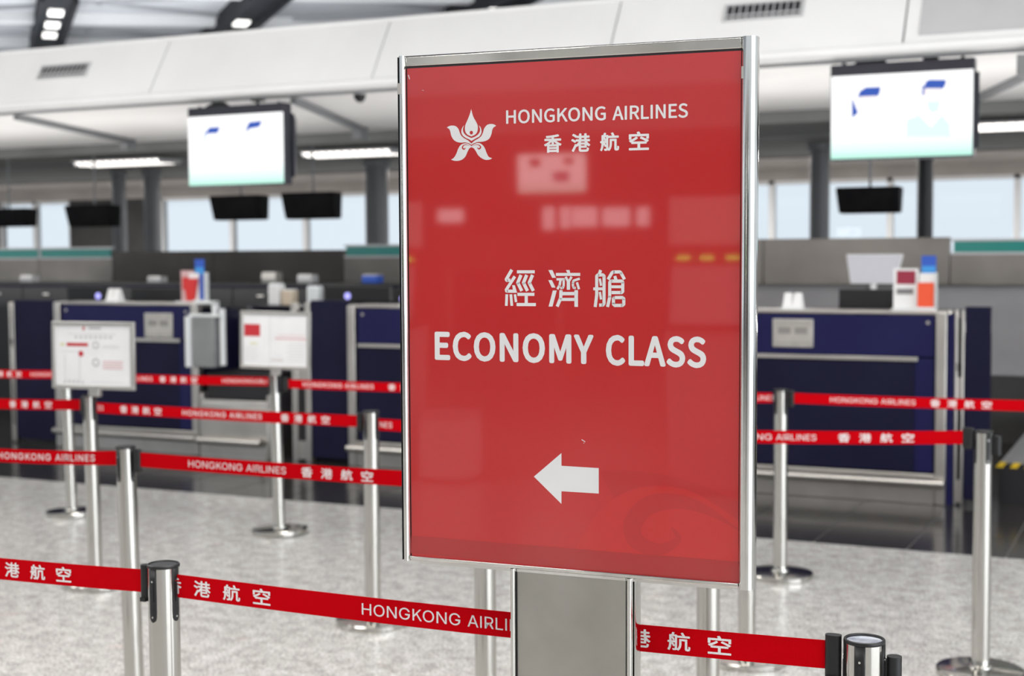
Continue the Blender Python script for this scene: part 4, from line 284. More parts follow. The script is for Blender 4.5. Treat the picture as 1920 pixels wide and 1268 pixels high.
# fascia above the counters
fa = empty('fascia', (0, 9.1, 2.8)); tag(fa, 'white sloping canopy fascia running above the check-in counters', kind='structure')
joints = [-15.2, -13.25, -11.3, -9.4, -7.45, -5.4, -3.55, -1.58, 0.4, 2.4, 4.4]
for a, b in zip(joints[:-1], joints[1:]):
    a += 0.006; b -= 0.006
    o = MB().hexa([(a, 0, 0.05), (b, 0, 0.05), (b, 0.05, 0.05), (a, 0.05, 0.05), (a, 0.30, 0.53), (b, 0.30, 0.53), (b, 0.36, 0.53), (a, 0.36, 0.53)]).build('fascia_panel', M['white'], fa, bevel=0.004)
B('fascia_backing', M['roofdark'], fa, -15.2, 4.4, 0.40, 0.43, 0.02, 0.50)
MB().tube((-15.2, -0.005, 0.035), (4.4, -0.005, 0.035), 0.04, 24).build('lip_rail', M['white'], fa, smooth=0.6)
B('lip_groove', M['roofdark'], fa, -15.2, 4.4, -0.004, 0.05, -0.022, 0.002)
B('top_flange', M['white'], fa, -15.2, 4.4, 0.30, 11.4, 0.53, 0.56)
# grey inset on the fascia panel by the corner
def sl(z): return 0.30 * (z - 0.05) / 0.48
MB().hexa([(-1.49, sl(.12) - .008, .12), (0.32, sl(.12) - .008, .12), (0.32, sl(.12) + .01, .12), (-1.49, sl(.12) + .01, .12), (-1.49, sl(.5) - .008, .5), (0.32, sl(.5) - .008, .5), (0.32, sl(.5) + .01, .5), (-1.49, sl(.5) + .01, .5)]).build('fascia_inset', M['inset'], fa, bevel=0.003)
for a, b in ((-5.26, -3.70),):
    MB().hexa([(a, sl(.14) - .004, .14), (b, sl(.14) - .004, .14), (b, sl(.14) + .01, .14), (a, sl(.14) + .01, .14), (a, sl(.47) - .004, .47), (b, sl(.47) - .004, .47), (b, sl(.47) + .01, .47), (a, sl(.47) + .01, .47)]).build('fascia_inset', M['white'], fa, bevel=0.002)
# soffit
so = empty('ceiling_canopy', (0, 9.1, 2.8)); tag(so, 'white ribbed canopy ceiling above the check-in counters', kind='structure')
for k in range(8):
    B('ceiling_plank', M['soffit'], so, -15.2, 4.4, 0.05 + k * 0.38, 0.05 + k * 0.38 + 0.372, 0.0, 0.03, bevel=0.003)
B('canopy_backing', M['roofdark'], so, -15.2, 4.4, 0.45, 3.1, 0.035, 0.05)
B('canopy_step', M['darkceil'], so, -15.2, 4.4, 3.10, 3.22, -0.10, 0.05)
for k in range(-3, 3):
    x = -6.18 + 2.85 * k * 0.985
    if not -15 < x < 4: continue
    d = Vector((-0.95, 2.62, 0)).normalized(); n = Vector((-d.y, d.x, 0)); p = Vector((x, 0.16, 0)); q = p + d * 2.75
    h = 0.022
    MB().hexa([p + n*h + Vector((0,0,-.05)), p - n*h + Vector((0,0,-.05)), q - n*h + Vector((0,0,-.05)), q + n*h + Vector((0,0,-.05)), p + n*h, p - n*h, q - n*h, q + n*h]).build('canopy_brace', M['roofdark'], so)
    B('brace_bracket', M['roofdark'], so, q.x - 0.05, q.x + 0.05, q.y - 0.12, q.y + 0.02, -0.11, 0.0, bevel=0.006)
cb = empty('ceiling_back', (0, 12.3, 2.8)); tag(cb, 'dark low ceiling behind the counters with slatted rear part', kind='structure')
B('ceiling_board', M['darkceil'], cb, -28, 8, 0.0, 5.6, 0.0, 0.05)
for k in range(10):
    B('ceiling_slat', M['brownceil'], cb, -28, 8, 5.65 + k * 0.22, 5.65 + k * 0.22 + 0.19, -0.02, 0.03)
B('ceiling_groove', M['roofdark'], cb, -28, 8, 2.35, 2.45, -0.02, 0.01)
B('light_block_cover', M['white'], cb, -28, 8, 0.0, 8.2, 0.50, 0.54)  # unseen cover over the island, put in to block light
# far window wall
wb = empty('wall_back', (0, 20, 0)); tag(wb, 'far outer wall with low windows behind the check-in counters', kind='structure')
B('wall_lower', M['greywall'], wb, -28, 8, 0.0, 0.2, 0.0, 1.0)
B('wall_head', M['brownceil'], wb, -28, 8, 0.0, 0.2, 2.60, 2.85)
for a, b in ((-28, -19.9), (-18.2, -16.15), (-10.2, -8.6)):
    B('wall_pier', M['darkwall'], wb, a, b, 0.0, 0.2, 1.0, 2.60)
wn = 0
for a, b, step in ((-19.9, -18.2, 0.85), (-16.15, -10.2, 1.49), (-8.6, 8.0, 1.66)):
    wn += 1
    t = empty('window_%d' % wn, (a, 20, 1.0)); tag(t, 'low horizontal window with pale mullions in the far wall, number %d along' % wn, kind='structure')
    L_ = b - a; nn = max(1, round(L_ / step)); st = L_ / nn
    for k in range(nn + 1):
        B('mullion', M['white'], t, k * st - 0.04, k * st + 0.04, 0.02, 0.14, 0.0, 1.6)
    for k in range(nn):
        B('pane', M['glass'], t, k * st + 0.04, (k + 1) * st - 0.04, 0.07, 0.08, 0.05, 1.55)
    B('sill', M['white'], t, 0, L_, 0.0, 0.18, 0.0, 0.05); B('head_rail', M['white'], t, 0, L_, 0.02, 0.14, 1.55, 1.6)
tag(bpy.data.objects['window_1'], 'short two-pane window in the far wall nearest the frame edge'); tag(bpy.data.objects['window_2'], 'four-pane window behind the twin black monitors'); tag(bpy.data.objects['window_3'], 'long window band behind the counter beside the big sign')
# columns behind the counters
for nm, x, y, r, mt, lb in (('column', -9.415, 16, 0.15, 'column', 'round grey column just beside the big red sign'), ('column', -13.64, 16, 0.10, 'column', 'slim grey column, first of a close pair behind the white notice board'),
                   ('column', -13.05, 16, 0.12, 'column', 'slim grey column, second of a close pair behind the white notice board'), ('column', -3.667, 16, 0.11, 'column', 'round grey column between the red sign and the black monitor'),
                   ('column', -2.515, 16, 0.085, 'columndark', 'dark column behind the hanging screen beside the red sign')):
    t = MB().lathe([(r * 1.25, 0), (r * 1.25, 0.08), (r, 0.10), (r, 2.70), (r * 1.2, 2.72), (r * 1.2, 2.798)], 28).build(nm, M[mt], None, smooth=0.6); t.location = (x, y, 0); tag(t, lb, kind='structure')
# service wall behind the counters
ws = empty('wall_service', (0, 12.3, 0)); tag(ws, 'low steel and pale grey service wall behind the counters', kind='structure')
B('wall_core', M['greywall'], ws, -16, 6, 0.03, 0.15, 0.0, 1.52)
for k in range(14):
    B('wall_panel', M['greywall'], ws, -15.9 + 1.5 * k, -15.9 + 1.5 * k + 1.49, 0.0, 0.03, 0.56, 1.295)
B('wall_base', M['darkwall'], ws, -16, 6, -0.01, 0.03, 0.0, 0.55)
xs_ = [-13.0, -11.6, -10.55, -9.2, -7.6, -6.2, -4.6, -3.3, -1.72, -0.2, 1.2]
for a, b in zip(xs_[:-1], xs_[1:]):
    mid = (a + b) / 2
    hi = 1.56 if (mid < -10.55 or -7.6 < mid < -4.6 or mid > -1.72) else (1.635 if mid < -5 else 1.70)
    B('steel_panel', M['wallsteeldark' if -10.6 < mid < -7.6 else 'wallsteel'], ws, a + 0.004, b - 0.004, -0.06, 0.03, 1.30, hi, bevel=0.004)
    if hi == 1.56:
        B('teal_edge', M['teal'], ws, a + 0.03, b - 0.03, -0.05, -0.03, 1.575, 1.665); B('edge_cap', M['inset'], ws, a + 0.01, b - 0.01, -0.06, 0.0, 1.665, 1.685); B('edge_foot', M['inset'], ws, a + 0.01, b - 0.01, -0.06, 0.0, 1.555, 1.575)
# hall roof
rf = empty('ceiling_hall', (0, 0, 6.0)); tag(rf, 'high grey hall roof with diagonal beams', kind='structure')
B('roof_slab', M['roof'], rf, -48, 16, -21, 55, 0.05, 0.15)
d1 = Vector((0.83, 0.557, 0)); d2 = Vector((-0.71, 0.704, 0))
def bar(name, p, d, ln, wd, z0, z1, mt, parent):
    n = Vector((-d.y, d.x, 0)) * (wd / 2); p = Vector(p); a = p - d * ln; b = p + d * ln
    zz = (Vector((0, 0, z0)), Vector((0, 0, z1)))
    return MB().hexa([a + n + zz[0], a - n + zz[0], b - n + zz[0], b + n + zz[0], a + n + zz[1], a - n + zz[1], b - n + zz[1], b + n + zz[1]]).build(name, M[mt], parent)
for k in range(-3, 7):
    p = Vector((-18.3, 20.85, 0)) + d2 * 3.1 * k
    bar('roof_beam', p, d1, 14, 0.32, -0.12, 0.06, 'roofbeam', rf)
    bar('roof_seam', p + d2 * 1.55, Vector((0.98, 0.2, 0)), 14, 0.10, -0.02, 0.06, 'roofseam', rf)
    bar('roof_seam', p + d2 * 1.55, Vector((0.45, 0.89, 0)), 10, 0.08, -0.02, 0.06, 'roofseam', rf)
for k, (px, py) in enumerate(((-19.9, 21.4), (-15.81, 21.84), (-11.3, 22.7), (-7.0, 23.3))):
    t = empty('light_track', (px, py, 6.0)); tag(t, ['black ceiling light track with three lamps above the air vent', 'black ceiling light track with one lamp showing above the hanging screen', 'black ceiling light track half hidden above the red sign', 'black ceiling light track hidden behind the fascia top'][k], 'light track', 'black light tracks under the hall roof')
    bar('track_body', (0, 0, 0), d2, 5.0, 0.50, -0.22, 0.06, 'track', t)
    bar('track_fin', (0.19, 0.19, 0), d2, 5.0, 0.05, -0.34, 0.06, 'track', t); bar('track_fin', (-0.19, -0.19, 0), d2, 5.0, 0.05, -0.34, 0.06, 'track', t)
    for s_ in ((-3.34, -1.97, -0.72), (-0.62, 1.0), (-0.6, 1.0), (-0.6, 1.0))[k]:
        p = d2 * s_
        bar('track_lamp', p, d2, 0.24, 0.24, -0.26, -0.21, 'lamp', t)
# ------------------------------------------------------------------ fittings on the canopy
def vent(x0, x1, z0, z1, label):
    zc = (z0 + z1) / 2 - 2.8; t = empty('air_vent', ((x0 + x1) / 2, 9.1 + sl(zc) - 0.012, (z0 + z1) / 2), (-math.atan(0.30 / 0.48), 0, 0)); tag(t, label, 'vent', 'air vents on the fascia')
    W = (x1 - x0) / 2; H = 0.055
    B('vent_backing', M['gasket'], t, -W, W, 0.0, 0.012, -H, H)
    for a in ((-W - .02, W + .02, H, H + .015), (-W - .02, W + .02, -H - .015, -H)): B('vent_frame', M['inset'], t, a[0], a[1], -0.006, 0.014, a[2], a[3])
    for a in (-W - .02, W): B('vent_frame', M['inset'], t, a, a + .02, -0.006, 0.014, -H, H)
    n = 11
    for k in range(n + 1):
        x = -W + 2 * W * k / n; B('vent_slat', M['inset'], t, x - 0.0035, x + 0.0035, -0.008, 0.004, -H, H)
    B('vent_slat', M['inset'], t, -W, W, -0.008, 0.004, -0.034, -0.022)
vent(-8.70, -8.21, 3.08, 3.18, 'dark grille air vent on the fascia near the light track'); vent(-2.76, -2.26, 3.13, 3.22, 'dark grille air vent on the fascia above the sign corner')
t = empty('security_camera', (-5.55, 9.2, 2.80)); tag(t, 'small black dome camera under the white canopy lip', 'camera')
MB().lathe([(0.05, -0.025), (0.055, -0.02), (0.055, 0.0)], 20).build('mount_plate', M['inset'], t, smooth=0.6)
MB().lathe([(0.002, -0.085), (0.022, -0.08), (0.038, -0.062), (0.045, -0.04), (0.045, -0.02)], 20).build('dome', M['black'], t, smooth=1.2)
def strip_light(x0, x1, y, label):
    t = empty('strip_light', ((x0 + x1) / 2, y, 2.772)); tag(t, label, 'light', 'strip lights in the dark ceiling'); W = (x1 - x0) / 2
    B('housing', M['inset'], t, -W - .03, W + .03, -0.24, 0.24, -0.02, 0.002)
    for k in range(2): MB().tube((-W, -0.1 + 0.2 * k, -0.035), (W, -0.1 + 0.2 * k, -0.035), 0.03, 12).build('lamp_tube', M['lamptube'], t, smooth=0.6)
    B('diffuser', M['lamptube'], t, -W, W, -0.2, 0.2, -0.028, -0.02)
    n = int((x1 - x0) / 0.1)
    for k in range(n + 1): B('louvre', M['boardwhite'], t, -W + k * 2 * W / n - .004, -W + k * 2 * W / n + .004, -0.21, 0.21, -0.06, -0.02)
strip_light(-12.45, -11.15, 14.0, 'louvred strip light in the dark ceiling below the brace'); strip_light(-9.1, -7.95, 14.0, 'louvred strip light in the dark ceiling close to the red sign'); strip_light(-1.77, -0.45, 14.0, 'louvred strip light cut by the frame edge beside the large screen')
# hanging screens
def hang_screen(cx, cz, W, H, yaw, data, label):
    t = empty('hanging_screen', (cx, 9.1, cz), (0, 0, yaw)); tag(t, label, 'screen', 'lit screens hung above the counters')
    MB().box(-W/2 - .008, W/2 + .008, 0.0, 0.10, -H/2 - .01, H/2 + .072).build('casing', M['casing'], t, bevel=0.008)
    MB().hexa([(-W/2 + .06, .10, -H/2 + .04), (W/2 + .03, .10, -H/2 + .04), (W/2 - .02, .20, -H/2 + .09), (-W/2 + .1, .20, -H/2 + .09), (-W/2 + .06, .10, H/2), (W/2 + .03, .10, H/2), (W/2 - .02, .20, H/2 - .04), (-W/2 + .1, .20, H/2 - .04)]).build('casing_back', M['casing'], t, bevel=0.01)
    p = MB().box(-W/2, W/2, -0.006, 0.004, -H/2, H/2).build('screen_panel', M['screen'], t)
    for k, pts in data.items():
        mt = 'scrblue' if k in ('cap1', 'cap2', 'tri', 'tail2') else ('scrskin' if 'face' in k else 'scrpale')
        if k == 'tri' and len(pts) == 4: mt = 'scrlav'
        fix_normals(MB().prism(pts, lambda u, v, w_: (u, -0.0065 - w_ - (0.001 if mt == 'scrpale' else 0), v), 0.001).build('screen_graphic', M[mt], p))
    for x in (-W * 0.22, W * 0.2):
        MB().tube((x, 0.05, H/2 + .07), (x, 0.05, 2.80 - cz - 0.022), 0.014, 12).build('hanger_rod', M['black'], t, smooth=0.6)
        B('hanger_plate', M['black'], t, x - .045, x + .045, 0.02, 0.09, 2.80 - cz - 0.036, 2.80 - cz - 0.022)
    MB().hexa([(-W*.36, .03, H/2 + .07), (-W*.10, .03, H/2 + .07), (-W*.10, .07, H/2 + .07), (-W*.36, .07, H/2 + .07), (-W*.30, .03, H/2 + .095), (-W*.13, .03, H/2 + .095), (-W*.13, .07, H/2 + .095), (-W*.30, .07, H/2 + .095)]).build('cable_box', M['black'], t)
    for x in (-W * .42, W * .42): MB().lathe([(0.012, H/2 + .07), (0.012, H/2 + .085), (0.006, H/2 + .088)], 12, (x, 0.05, 0)).build('case_knob', M['black'], t)
    return t
hang_screen(-6.61, 2.40, 0.905, 0.535, -0.03, SCR_L, 'smaller-looking lit white screen hung over the counter with the red leaflet holder')
hang_screen(-1.584, 2.43, 0.86, 0.52, 0.02, SCR_R, 'large lit white screen with blue caps beside the red sign')
# black monitors hung behind the counters
def dark_monitor(x0, x1, z0, z1, label, y=13.0):
    t = empty('ceiling_monitor', ((x0 + x1) / 2, y, (z0 + z1) / 2)); tag(t, label, 'monitor', 'black monitors hung behind the counters'); W = (x1 - x0) / 2; H = (z1 - z0) / 2
    MB().hexa([(-W * .92, -.05, -H), (W * .96, -.05, -H), (W * .96, .12, -H), (-W * .92, .12, -H), (-W, -.10, H), (W, -.10, H), (W, .12, H), (-W, .12, H)]).build('monitor_body', M['matteblack'], t, bevel=0.02)
    MB().hexa([(-W*.8, -.062, -H*.8), (W*.87, -.062, -H*.8), (W*.87, -.05, -H*.8), (-W*.8, -.05, -H*.8), (-W*.9, -.105, H*.85), (W*.9, -.105, H*.85), (W*.9, -.09, H*.85), (-W*.9, -.09, H*.85)]).build('monitor_panel', M['matteblack'], t)
    MB().tube((0, 0.05, H), (0, 0.05, 2.8 - (z0 + z1) / 2), 0.012, 12).build('hanger_pole', M['column'], t, smooth=0.6)
dark_monitor(-9.75, -9.08, 1.975, 2.245, 'black ceiling monitor, farther from the sign of the close pair'); dark_monitor(-8.80, -8.14, 1.972, 2.258, 'black ceiling monitor, nearer to the sign of the close pair')
dark_monitor(-11.83, -11.15, 1.93, 2.18, 'black ceiling monitor against the dark wall behind the white notice board'); dark_monitor(-13.2, -12.42, 1.945, 2.165, 'black ceiling monitor cut by the frame edge')
dark_monitor(-2.82, -2.25, 1.93, 2.165, 'black ceiling monitor below the large lit screen')
# ------------------------------------------------------------------ check-in counters
def counter(x1, label, group='blue check-in counters', rot=0, y=9.1):
    # origin at the right front floor corner, the counter runs to -x
    W = 1.47; t = empty('check_in_counter', (x1, y, 0), (0, 0, rot)); tag(t, label, 'counter', group)
    B('carcass', M['navydark'], t, -W + .05, -.055, 0.03, 0.62, 0.06, 1.145)
    B('upper_panel', M['navy'], t, -W + .085, -.075, 0.0, 0.03, 0.925, 1.185, bevel=0.003)
    B('lower_panel', M['navydark'], t, -W + .085, -.19, 0.008, 0.03, 0.20, 0.895, bevel=0.003)
    B('side_panel', M['navy'], t, -.18, -.075, 0.004, 0.03, 0.20, 0.915, bevel=0.003)
    B('panel_edge', M['navy'], t, -.19, -.178, 0.0, 0.03, 0.20, 0.905)
    B('divider_strip', M['steel'], t, -W + .085, -.175, -0.006, 0.03, 0.895, 0.922, bevel=0.003)
    for a in (-W, -.065): B('corner_post', M['steel'], t, a, a + .065, -0.012, 0.06, 0.0, 1.205, bevel=0.006)
    B('ledge', M['steel'], t, -W + .01, -.01, -0.01, 0.30, 1.19, 1.21, bevel=0.004)
    B('desk_top', M['casing'], t, -W + .06, -.06, 0.31, 0.62, 1.15, 1.165)
    MB().tube((-W + .02, -.055, .14), (-.0, -.055, .14), 0.028, 18).build('bumper_rail', M['steel'], t, smooth=0.6)
    for x in (-W + .2, -W / 2, -.2): MB().tube((x, -.055, .14), (x, 0.03, .14), 0.014, 10).build('rail_bracket', M['steel'], t, smooth=0.6)
    B('plinth', M['steel'], t, -W + .065, -.065, 0.0, 0.05, 0.0, 0.19, bevel=0.004)
    for x in (-W + .13, -.115): MB().tube((x, -.004, 1.14), (x, 0.002, 1.14), 0.012, 14).build('screw_cap', M['steel'], t, smooth=0.6)
    return t
cA = counter(-7.0, 'navy check-in counter with steel plaque, farthest along the row'); cB = counter(-4.15, 'navy check-in counter half hidden behind the red sign'); cC = counter(-1.29, 'navy check-in counter with the large plaque beside the red sign')
def plaque(x0, x1, z0, z1, label):
    t = empty('wall_plaque', ((x0 + x1) / 2, 9.1, (z0 + z1) / 2)); tag(t, label, 'plaque', 'steel plaques on counter fronts'); W = (x1 - x0) / 2; H = (z1 - z0) / 2
    B('plate', M['plaque'], t, -W, W, -0.012, 0.0, -H, H, bevel=0.004)
    for a in ((-W + .02, W - .02, H - .03, H - .025), (-W + .02, W - .02, -H + .025, -H + .03)): B('plate_groove', M['plaqueink'], t, a[0], a[1], -0.0135, -0.011, a[2], a[3])
    for a in ((-W * .72, -W * .1), (W * .1, W * .72)): B('relief_mark', M['plaqueink'], t, a[0], a[1], -0.0135, -0.011, -H * .05, H * .42)
plaque(-7.52, -7.24, 0.93, 1.128, 'small steel plaque on the farthest navy counter'); plaque(-2.385, -2.12, 0.968, 1.152, 'steel plaque on the navy counter beside the red sign')
# gate posts and dark panels between the counters
def gate(x0, x1, px1, label, dz=1.22):
    t = empty('counter_gate', (x0, 9.1, 0)); tag(t, label, 'gate', 'navy gate leaves beside the counters'); w_ = x1 - x0
    B('gate_post', M['steel'], t, 0, w_ * .3, 0.02, 0.08, 0.0, dz, bevel=0.005); B('gate_post', M['steel'], t, w_ * .72, w_, 0.02, 0.08, 0.0, dz, bevel=0.005)
    B('gate_gap', M['gasket'], t, w_ * .3, w_ * .72, 0.05, 0.07, 0.05, dz - .05); B('lock_plate', M['steel'], t, w_ * .3, w_ * .72, 0.03, 0.05, 0.62, 0.80); B('lock_plate', M['steel'], t, w_ * .3, w_ * .72, 0.03, 0.05, 0.02, 0.16)
    B('latch', M['black'], t, w_ * .4, w_ * .62, 0.015, 0.04, 0.84, 0.89)
    B('gate_leaf', M['navydark'], t, w_ + .004, px1 - x0, 0.03, 0.07, 0.04, dz + .02, bevel=0.003)
gate(-6.14, -5.97, -5.64, 'dark navy gate with twin steel posts beside the half hidden counter'); gate(-1.245, -1.19, -1.033, 'dark navy gate leaf with twin steel posts by the frame edge')
gate(-8.99, -8.94, -8.48, 'dark navy gate with steel post at the far end of the row', 1.2); gate(-3.29, -3.12, -2.79, 'dark navy gate with twin steel posts hidden behind the red sign')
B('strip', M['navy'], None, -1.288, -1.248, 9.12, 9.16, 0.0, 1.19); o = bpy.data.objects['strip']; o.name = 'filler_panel'; tag(o, 'narrow navy filler panel between counter and gate post', 'panel')
# baggage conveyors
def conveyor(x0, x1, label, group='baggage conveyors between counters'):
    t = empty('baggage_conveyor', (x0, 9.1, 0)); tag(t, label, 'conveyor', group); w_ = x1 - x0
    B('front_panel', M['steel'], t, 0.01, w_ - .01, -0.02, 0.02, 0.0, 0.40, bevel=0.006)
    B('side_panel', M['steel'], t, w_ - .03, w_, 0.0, 0.55, 0.0, 0.50, bevel=0.005); B('side_panel', M['steel'], t, 0, .03, 0.0, 0.55, 0.0, 0.50, bevel=0.005)
    B('belt_bed', M['rubber'], t, .03, w_ - .03, 0.02, 0.55, 0.30, 0.41)
    MB().hexa([(.02, -.02, .40), (w_ - .02, -.02, .40), (w_ - .02, .01, .40), (.02, .01, .40), (.02, -.012, .455), (w_ - .02, -.012, .455), (w_ - .02, .01, .455), (.02, .01, .455)]).build('nose_plate', M['steel'], t, bevel=0.004)
    B('hood', M['gasket'], t, .03, w_ - .03, 0.06, 0.55, 0.41, 0.66)
    MB().tube((0.03, -.075, .137), (w_ - .03, -.075, .137), 0.03, 18).build('bumper_rail', M['steel'], t, smooth=0.6)
    for x in (.12, w_ - .12): MB().tube((x, -.075, .137), (x, -.01, .137), 0.014, 10).build('rail_bracket', M['steel'], t, smooth=0.6)
    B('kick_plate', M['steel'], t, 0.02, w_ - .02, -0.03, -0.02, 0.0, 0.07)
    return t
conveyor(-6.995, -6.33, 'steel baggage conveyor below the grey bag gauge'); conveyor(-4.14, -3.48, 'steel baggage conveyor hidden behind the red sign')
t = empty('conveyor_bed', (-1.0, 9.35, 0)); tag(t, 'low grey conveyor bed with hazard striped edge by the frame edge', 'conveyor')
B('bed_body', M['rubber'], t, 0, 1.0, 0.03, 2.8, 0.0, 0.235); B('bed_top', M['gauge'], t, 0, 1.0, 0.05, 2.8, 0.235, 0.245)
B('bed_skirt', M['gasket'], t, 0, 1.0, 0.0, 0.03, 0.0, 0.20)
for k in range(12):
    a = -0.02 + 0.085 * k
    MB().hexa([(a, -.004, .222), (a + .043, -.004, .222), (a + .043, .05, .222), (a, .05, .222), (a + .02, -.004, .25), (a + .063, -.004, .25), (a + .063, .05, .25), (a + .02, .05, .25)]).build('hazard_stripe', M['yellow'], t)
B('hazard_base', M['gasket'], t, 0, 1.0, 0.0, 0.05, 0.2, 0.246)
# grey bag gauge on an arm by the far counter
t = empty('bag_gauge', (-6.88, 9.0, 0.71)); tag(t, 'grey box with white rails on an arm beside the far counter', 'bag gauge')
B('gauge_body', M['gauge'], t, -.10, .11, 0.0, 0.14, 0.0, 0.40, bevel=0.01)
MB().tube((-.135, 0.0, 0.005), (-.135, 0.0, 0.40), 0.028, 16).build('rail', M['gaugewhite'], t, smooth=0.6); MB().tube((.15, 0.06, 0.02), (.15, 0.06, 0.46), 0.024, 16).build('rail', M['gaugewhite'], t, smooth=0.6)
B('top_bar', M['gaugewhite'], t, -.14, .15, 0.01, 0.05, 0.395, 0.42, bevel=0.005); B('arm', M['gaugewhite'], t, 0.055, .095, 0.05, 0.10, 0.40, 0.515, bevel=0.005); B('arm', M['gaugewhite'], t, -.115, .095, 0.05, 0.10, 0.495, 0.52, bevel=0.005)
# ------------------------------------------------------------------ things on and behind the counters
def desk_monitor(x, y, z, w_, h_, label, led=None, face='black'):
    t = empty('desk_monitor', (x, y, z)); tag(t, label, 'monitor', 'staff monitors on the counters')
    B('monitor_back', M['black'], t, -w_/2, w_/2, 0, 0.045, 0.03, 0.03 + h_, bevel=0.008); B('stand', M['black'], t, -.03, .03, 0.03, 0.07, 0.0, 0.05); B('foot', M['black'], t, -.1, .1, -.02, 0.13, 0.0, 0.012, bevel=0.004)
    B('screen_panel', M['gasket'], t, -w_/2 + .02, w_/2 - .02, 0.045, 0.048, 0.05, h_ + .01)
    if led: MB().tube((led, -.006, h_ * .6), (led, 0.004, h_ * .6), 0.028, 16).build('indicator_lamp', M['led'], t)
DY = 9.56; DZ = 1.165
desk_monitor(-8.45, DY, DZ, 0.62, 0.13, 'black staff monitor with violet light on the farthest counter', 0.05)
desk_monitor(-7.75, DY, DZ, 0.60, 0.12, 'low black staff monitor behind the white paper stack on the farthest counter')
desk_monitor(-1.85, 9.56, DZ, 0.42, 0.14, 'black staff monitor on the counter beside the red sign'); desk_monitor(-5.2, 9.56, DZ, 0.55, 0.13, 'black staff monitor on the half hidden counter', -0.2)
def side_desk(x0, x1, label):
    t = empty('staff_desk', (x0, 9.75, 0)); tag(t, label, 'desk', 'staff desks behind the gates'); w_ = x1 - x0
    B('desk_body', M['navydark'], t, 0.0, w_, 0.05, 0.5, 0.0, 1.15); B('desk_top', M['casing'], t, -.01, w_ + .01, 0.0, 0.52, 1.15, 1.17, bevel=0.004)
    B('kick_board', M['gasket'], t, 0.03, w_ - .03, 0.03, 0.05, 0.0, 0.1)
side_desk(-6.98, -5.66, 'dark staff desk behind the bag gauge')
desk_monitor(-6.05, 9.95, 1.17, 0.62, 0.13, 'black staff monitor with violet light behind the gate posts', -0.09)
for k, (x, z0, h_, mt, lb) in enumerate(((-6.83, 1.17, 0.17, 'paper', 'pale paper box standing on the staff desk'), (-6.70, 1.17, 0.12, 'beige', 'beige folder stack on the staff desk'), (-6.45, 1.17, 0.15, 'acrylic', 'clear acrylic holder with cards on the staff desk'))):
    t = empty('desk_box', (x, 9.9, z0)); tag(t, lb, 'box'); B('box_body', M[mt], t, -.055, .055, 0, 0.09, 0, h_, bevel=0.006); B('box_flap', M['acrylic'], t, -.05, .05, 0.01, 0.08, h_, h_ + .012)
def paper_stack(x, y, z, label):
    t = empty('paper_stack', (x, y, z)); tag(t, label, 'paper', 'white folded papers on the counters')
    for a in (-.032, .032):
        MB().hexa([(a - .034, -.04, 0), (a + .034, -.04, 0), (a + .034, .05, 0), (a - .034, .05, 0), (a - .024, -.01, .105), (a + .024, -.01, .105), (a + .024, .02, .105), (a - .024, .02, .105)]).build('folded_card', M['paper'], t, bevel=0.004)
    B('tray', M['acrylic'], t, -.085, .085, -.05, .06, 0.0, 0.006)
paper_stack(-7.99, 9.29, 1.21, 'white folded cards on the farthest navy counter'); paper_stack(-2.30, 9.29, 1.21, 'white folded cards on the counter beside the red sign'); paper_stack(-5.18, 9.29, 1.21, 'white folded cards cut by the edge of the red sign')
def leaflets(x, y, z, label, kind):
    t = empty('leaflet_holder', (x, y, z)); tag(t, label, 'leaflet holder', 'leaflet holders on the counters')
    B('holder_base', M['acrylic'], t, -.15, .13, -.04, .06, 0.0, 0.008)
    if kind == 0:
        B('notice_card', M['printpink'], t, -.14, -.01, 0.03, 0.036, 0.008, 0.255); B('card_print', M['leafred'], t, -.125, -.02, 0.027, 0.03, 0.10, 0.20)
        MB().hexa([(-.05, -.02, .012), (.02, -.02, .012), (.02, .0, .012), (-.05, .0, .012), (-.07, -.03, .19), (.06, -.03, .19), (.06, .0, .19), (-.07, .0, .19)]).build('leaflet', M['leafred'], t)
        B('leaflet', M['paper'], t, -.04, .06, 0.002, 0.008, 0.02, 0.235); B('leaflet', M['leafblue'], t, 0.015, .105, 0.012, 0.018, 0.02, 0.345); B('card_print', M['leafcyan'], t, 0.018, .102, 0.009, 0.012, 0.225, 0.28)
    else:
        B('notice_card', M['paper'], t, -.145, .01, 0.03, 0.036, 0.008, 0.265); B('card_print', M['leafcrimson'], t, -.125, -.008, 0.027, 0.03, 0.165, 0.25); B('card_print', M['leafgrey'], t, -.125, -.02, 0.027, 0.03, 0.10, 0.135)
        B('leaflet', M['leafblue'], t, 0.03, .12, 0.02, 0.026, 0.02, 0.345); B('card_print', M['leafcyan'], t, 0.033, .117, 0.017, 0.02, 0.235, 0.28)
        B('leaflet', M['leaforange'], t, 0.012, .112, -.012, -.004, 0.012, 0.175); B('leaflet', M['paper'], t, 0.02, .122, 0.002, 0.008, 0.02, 0.235)
    B('holder_front', M['acrylic'], t, .0, .125, -.02, -.015, 0.008, 0.02); B('holder_side', M['acrylic'], t, .124, .128, -.02, .04, 0.008, 0.24)
leaflets(-7.18, 9.28, 1.21, 'red and white leaflet holder on the farthest navy counter', 0); leaflets(-1.51, 9.28, 1.21, 'orange and blue leaflet holder on the counter beside the red sign', 1)
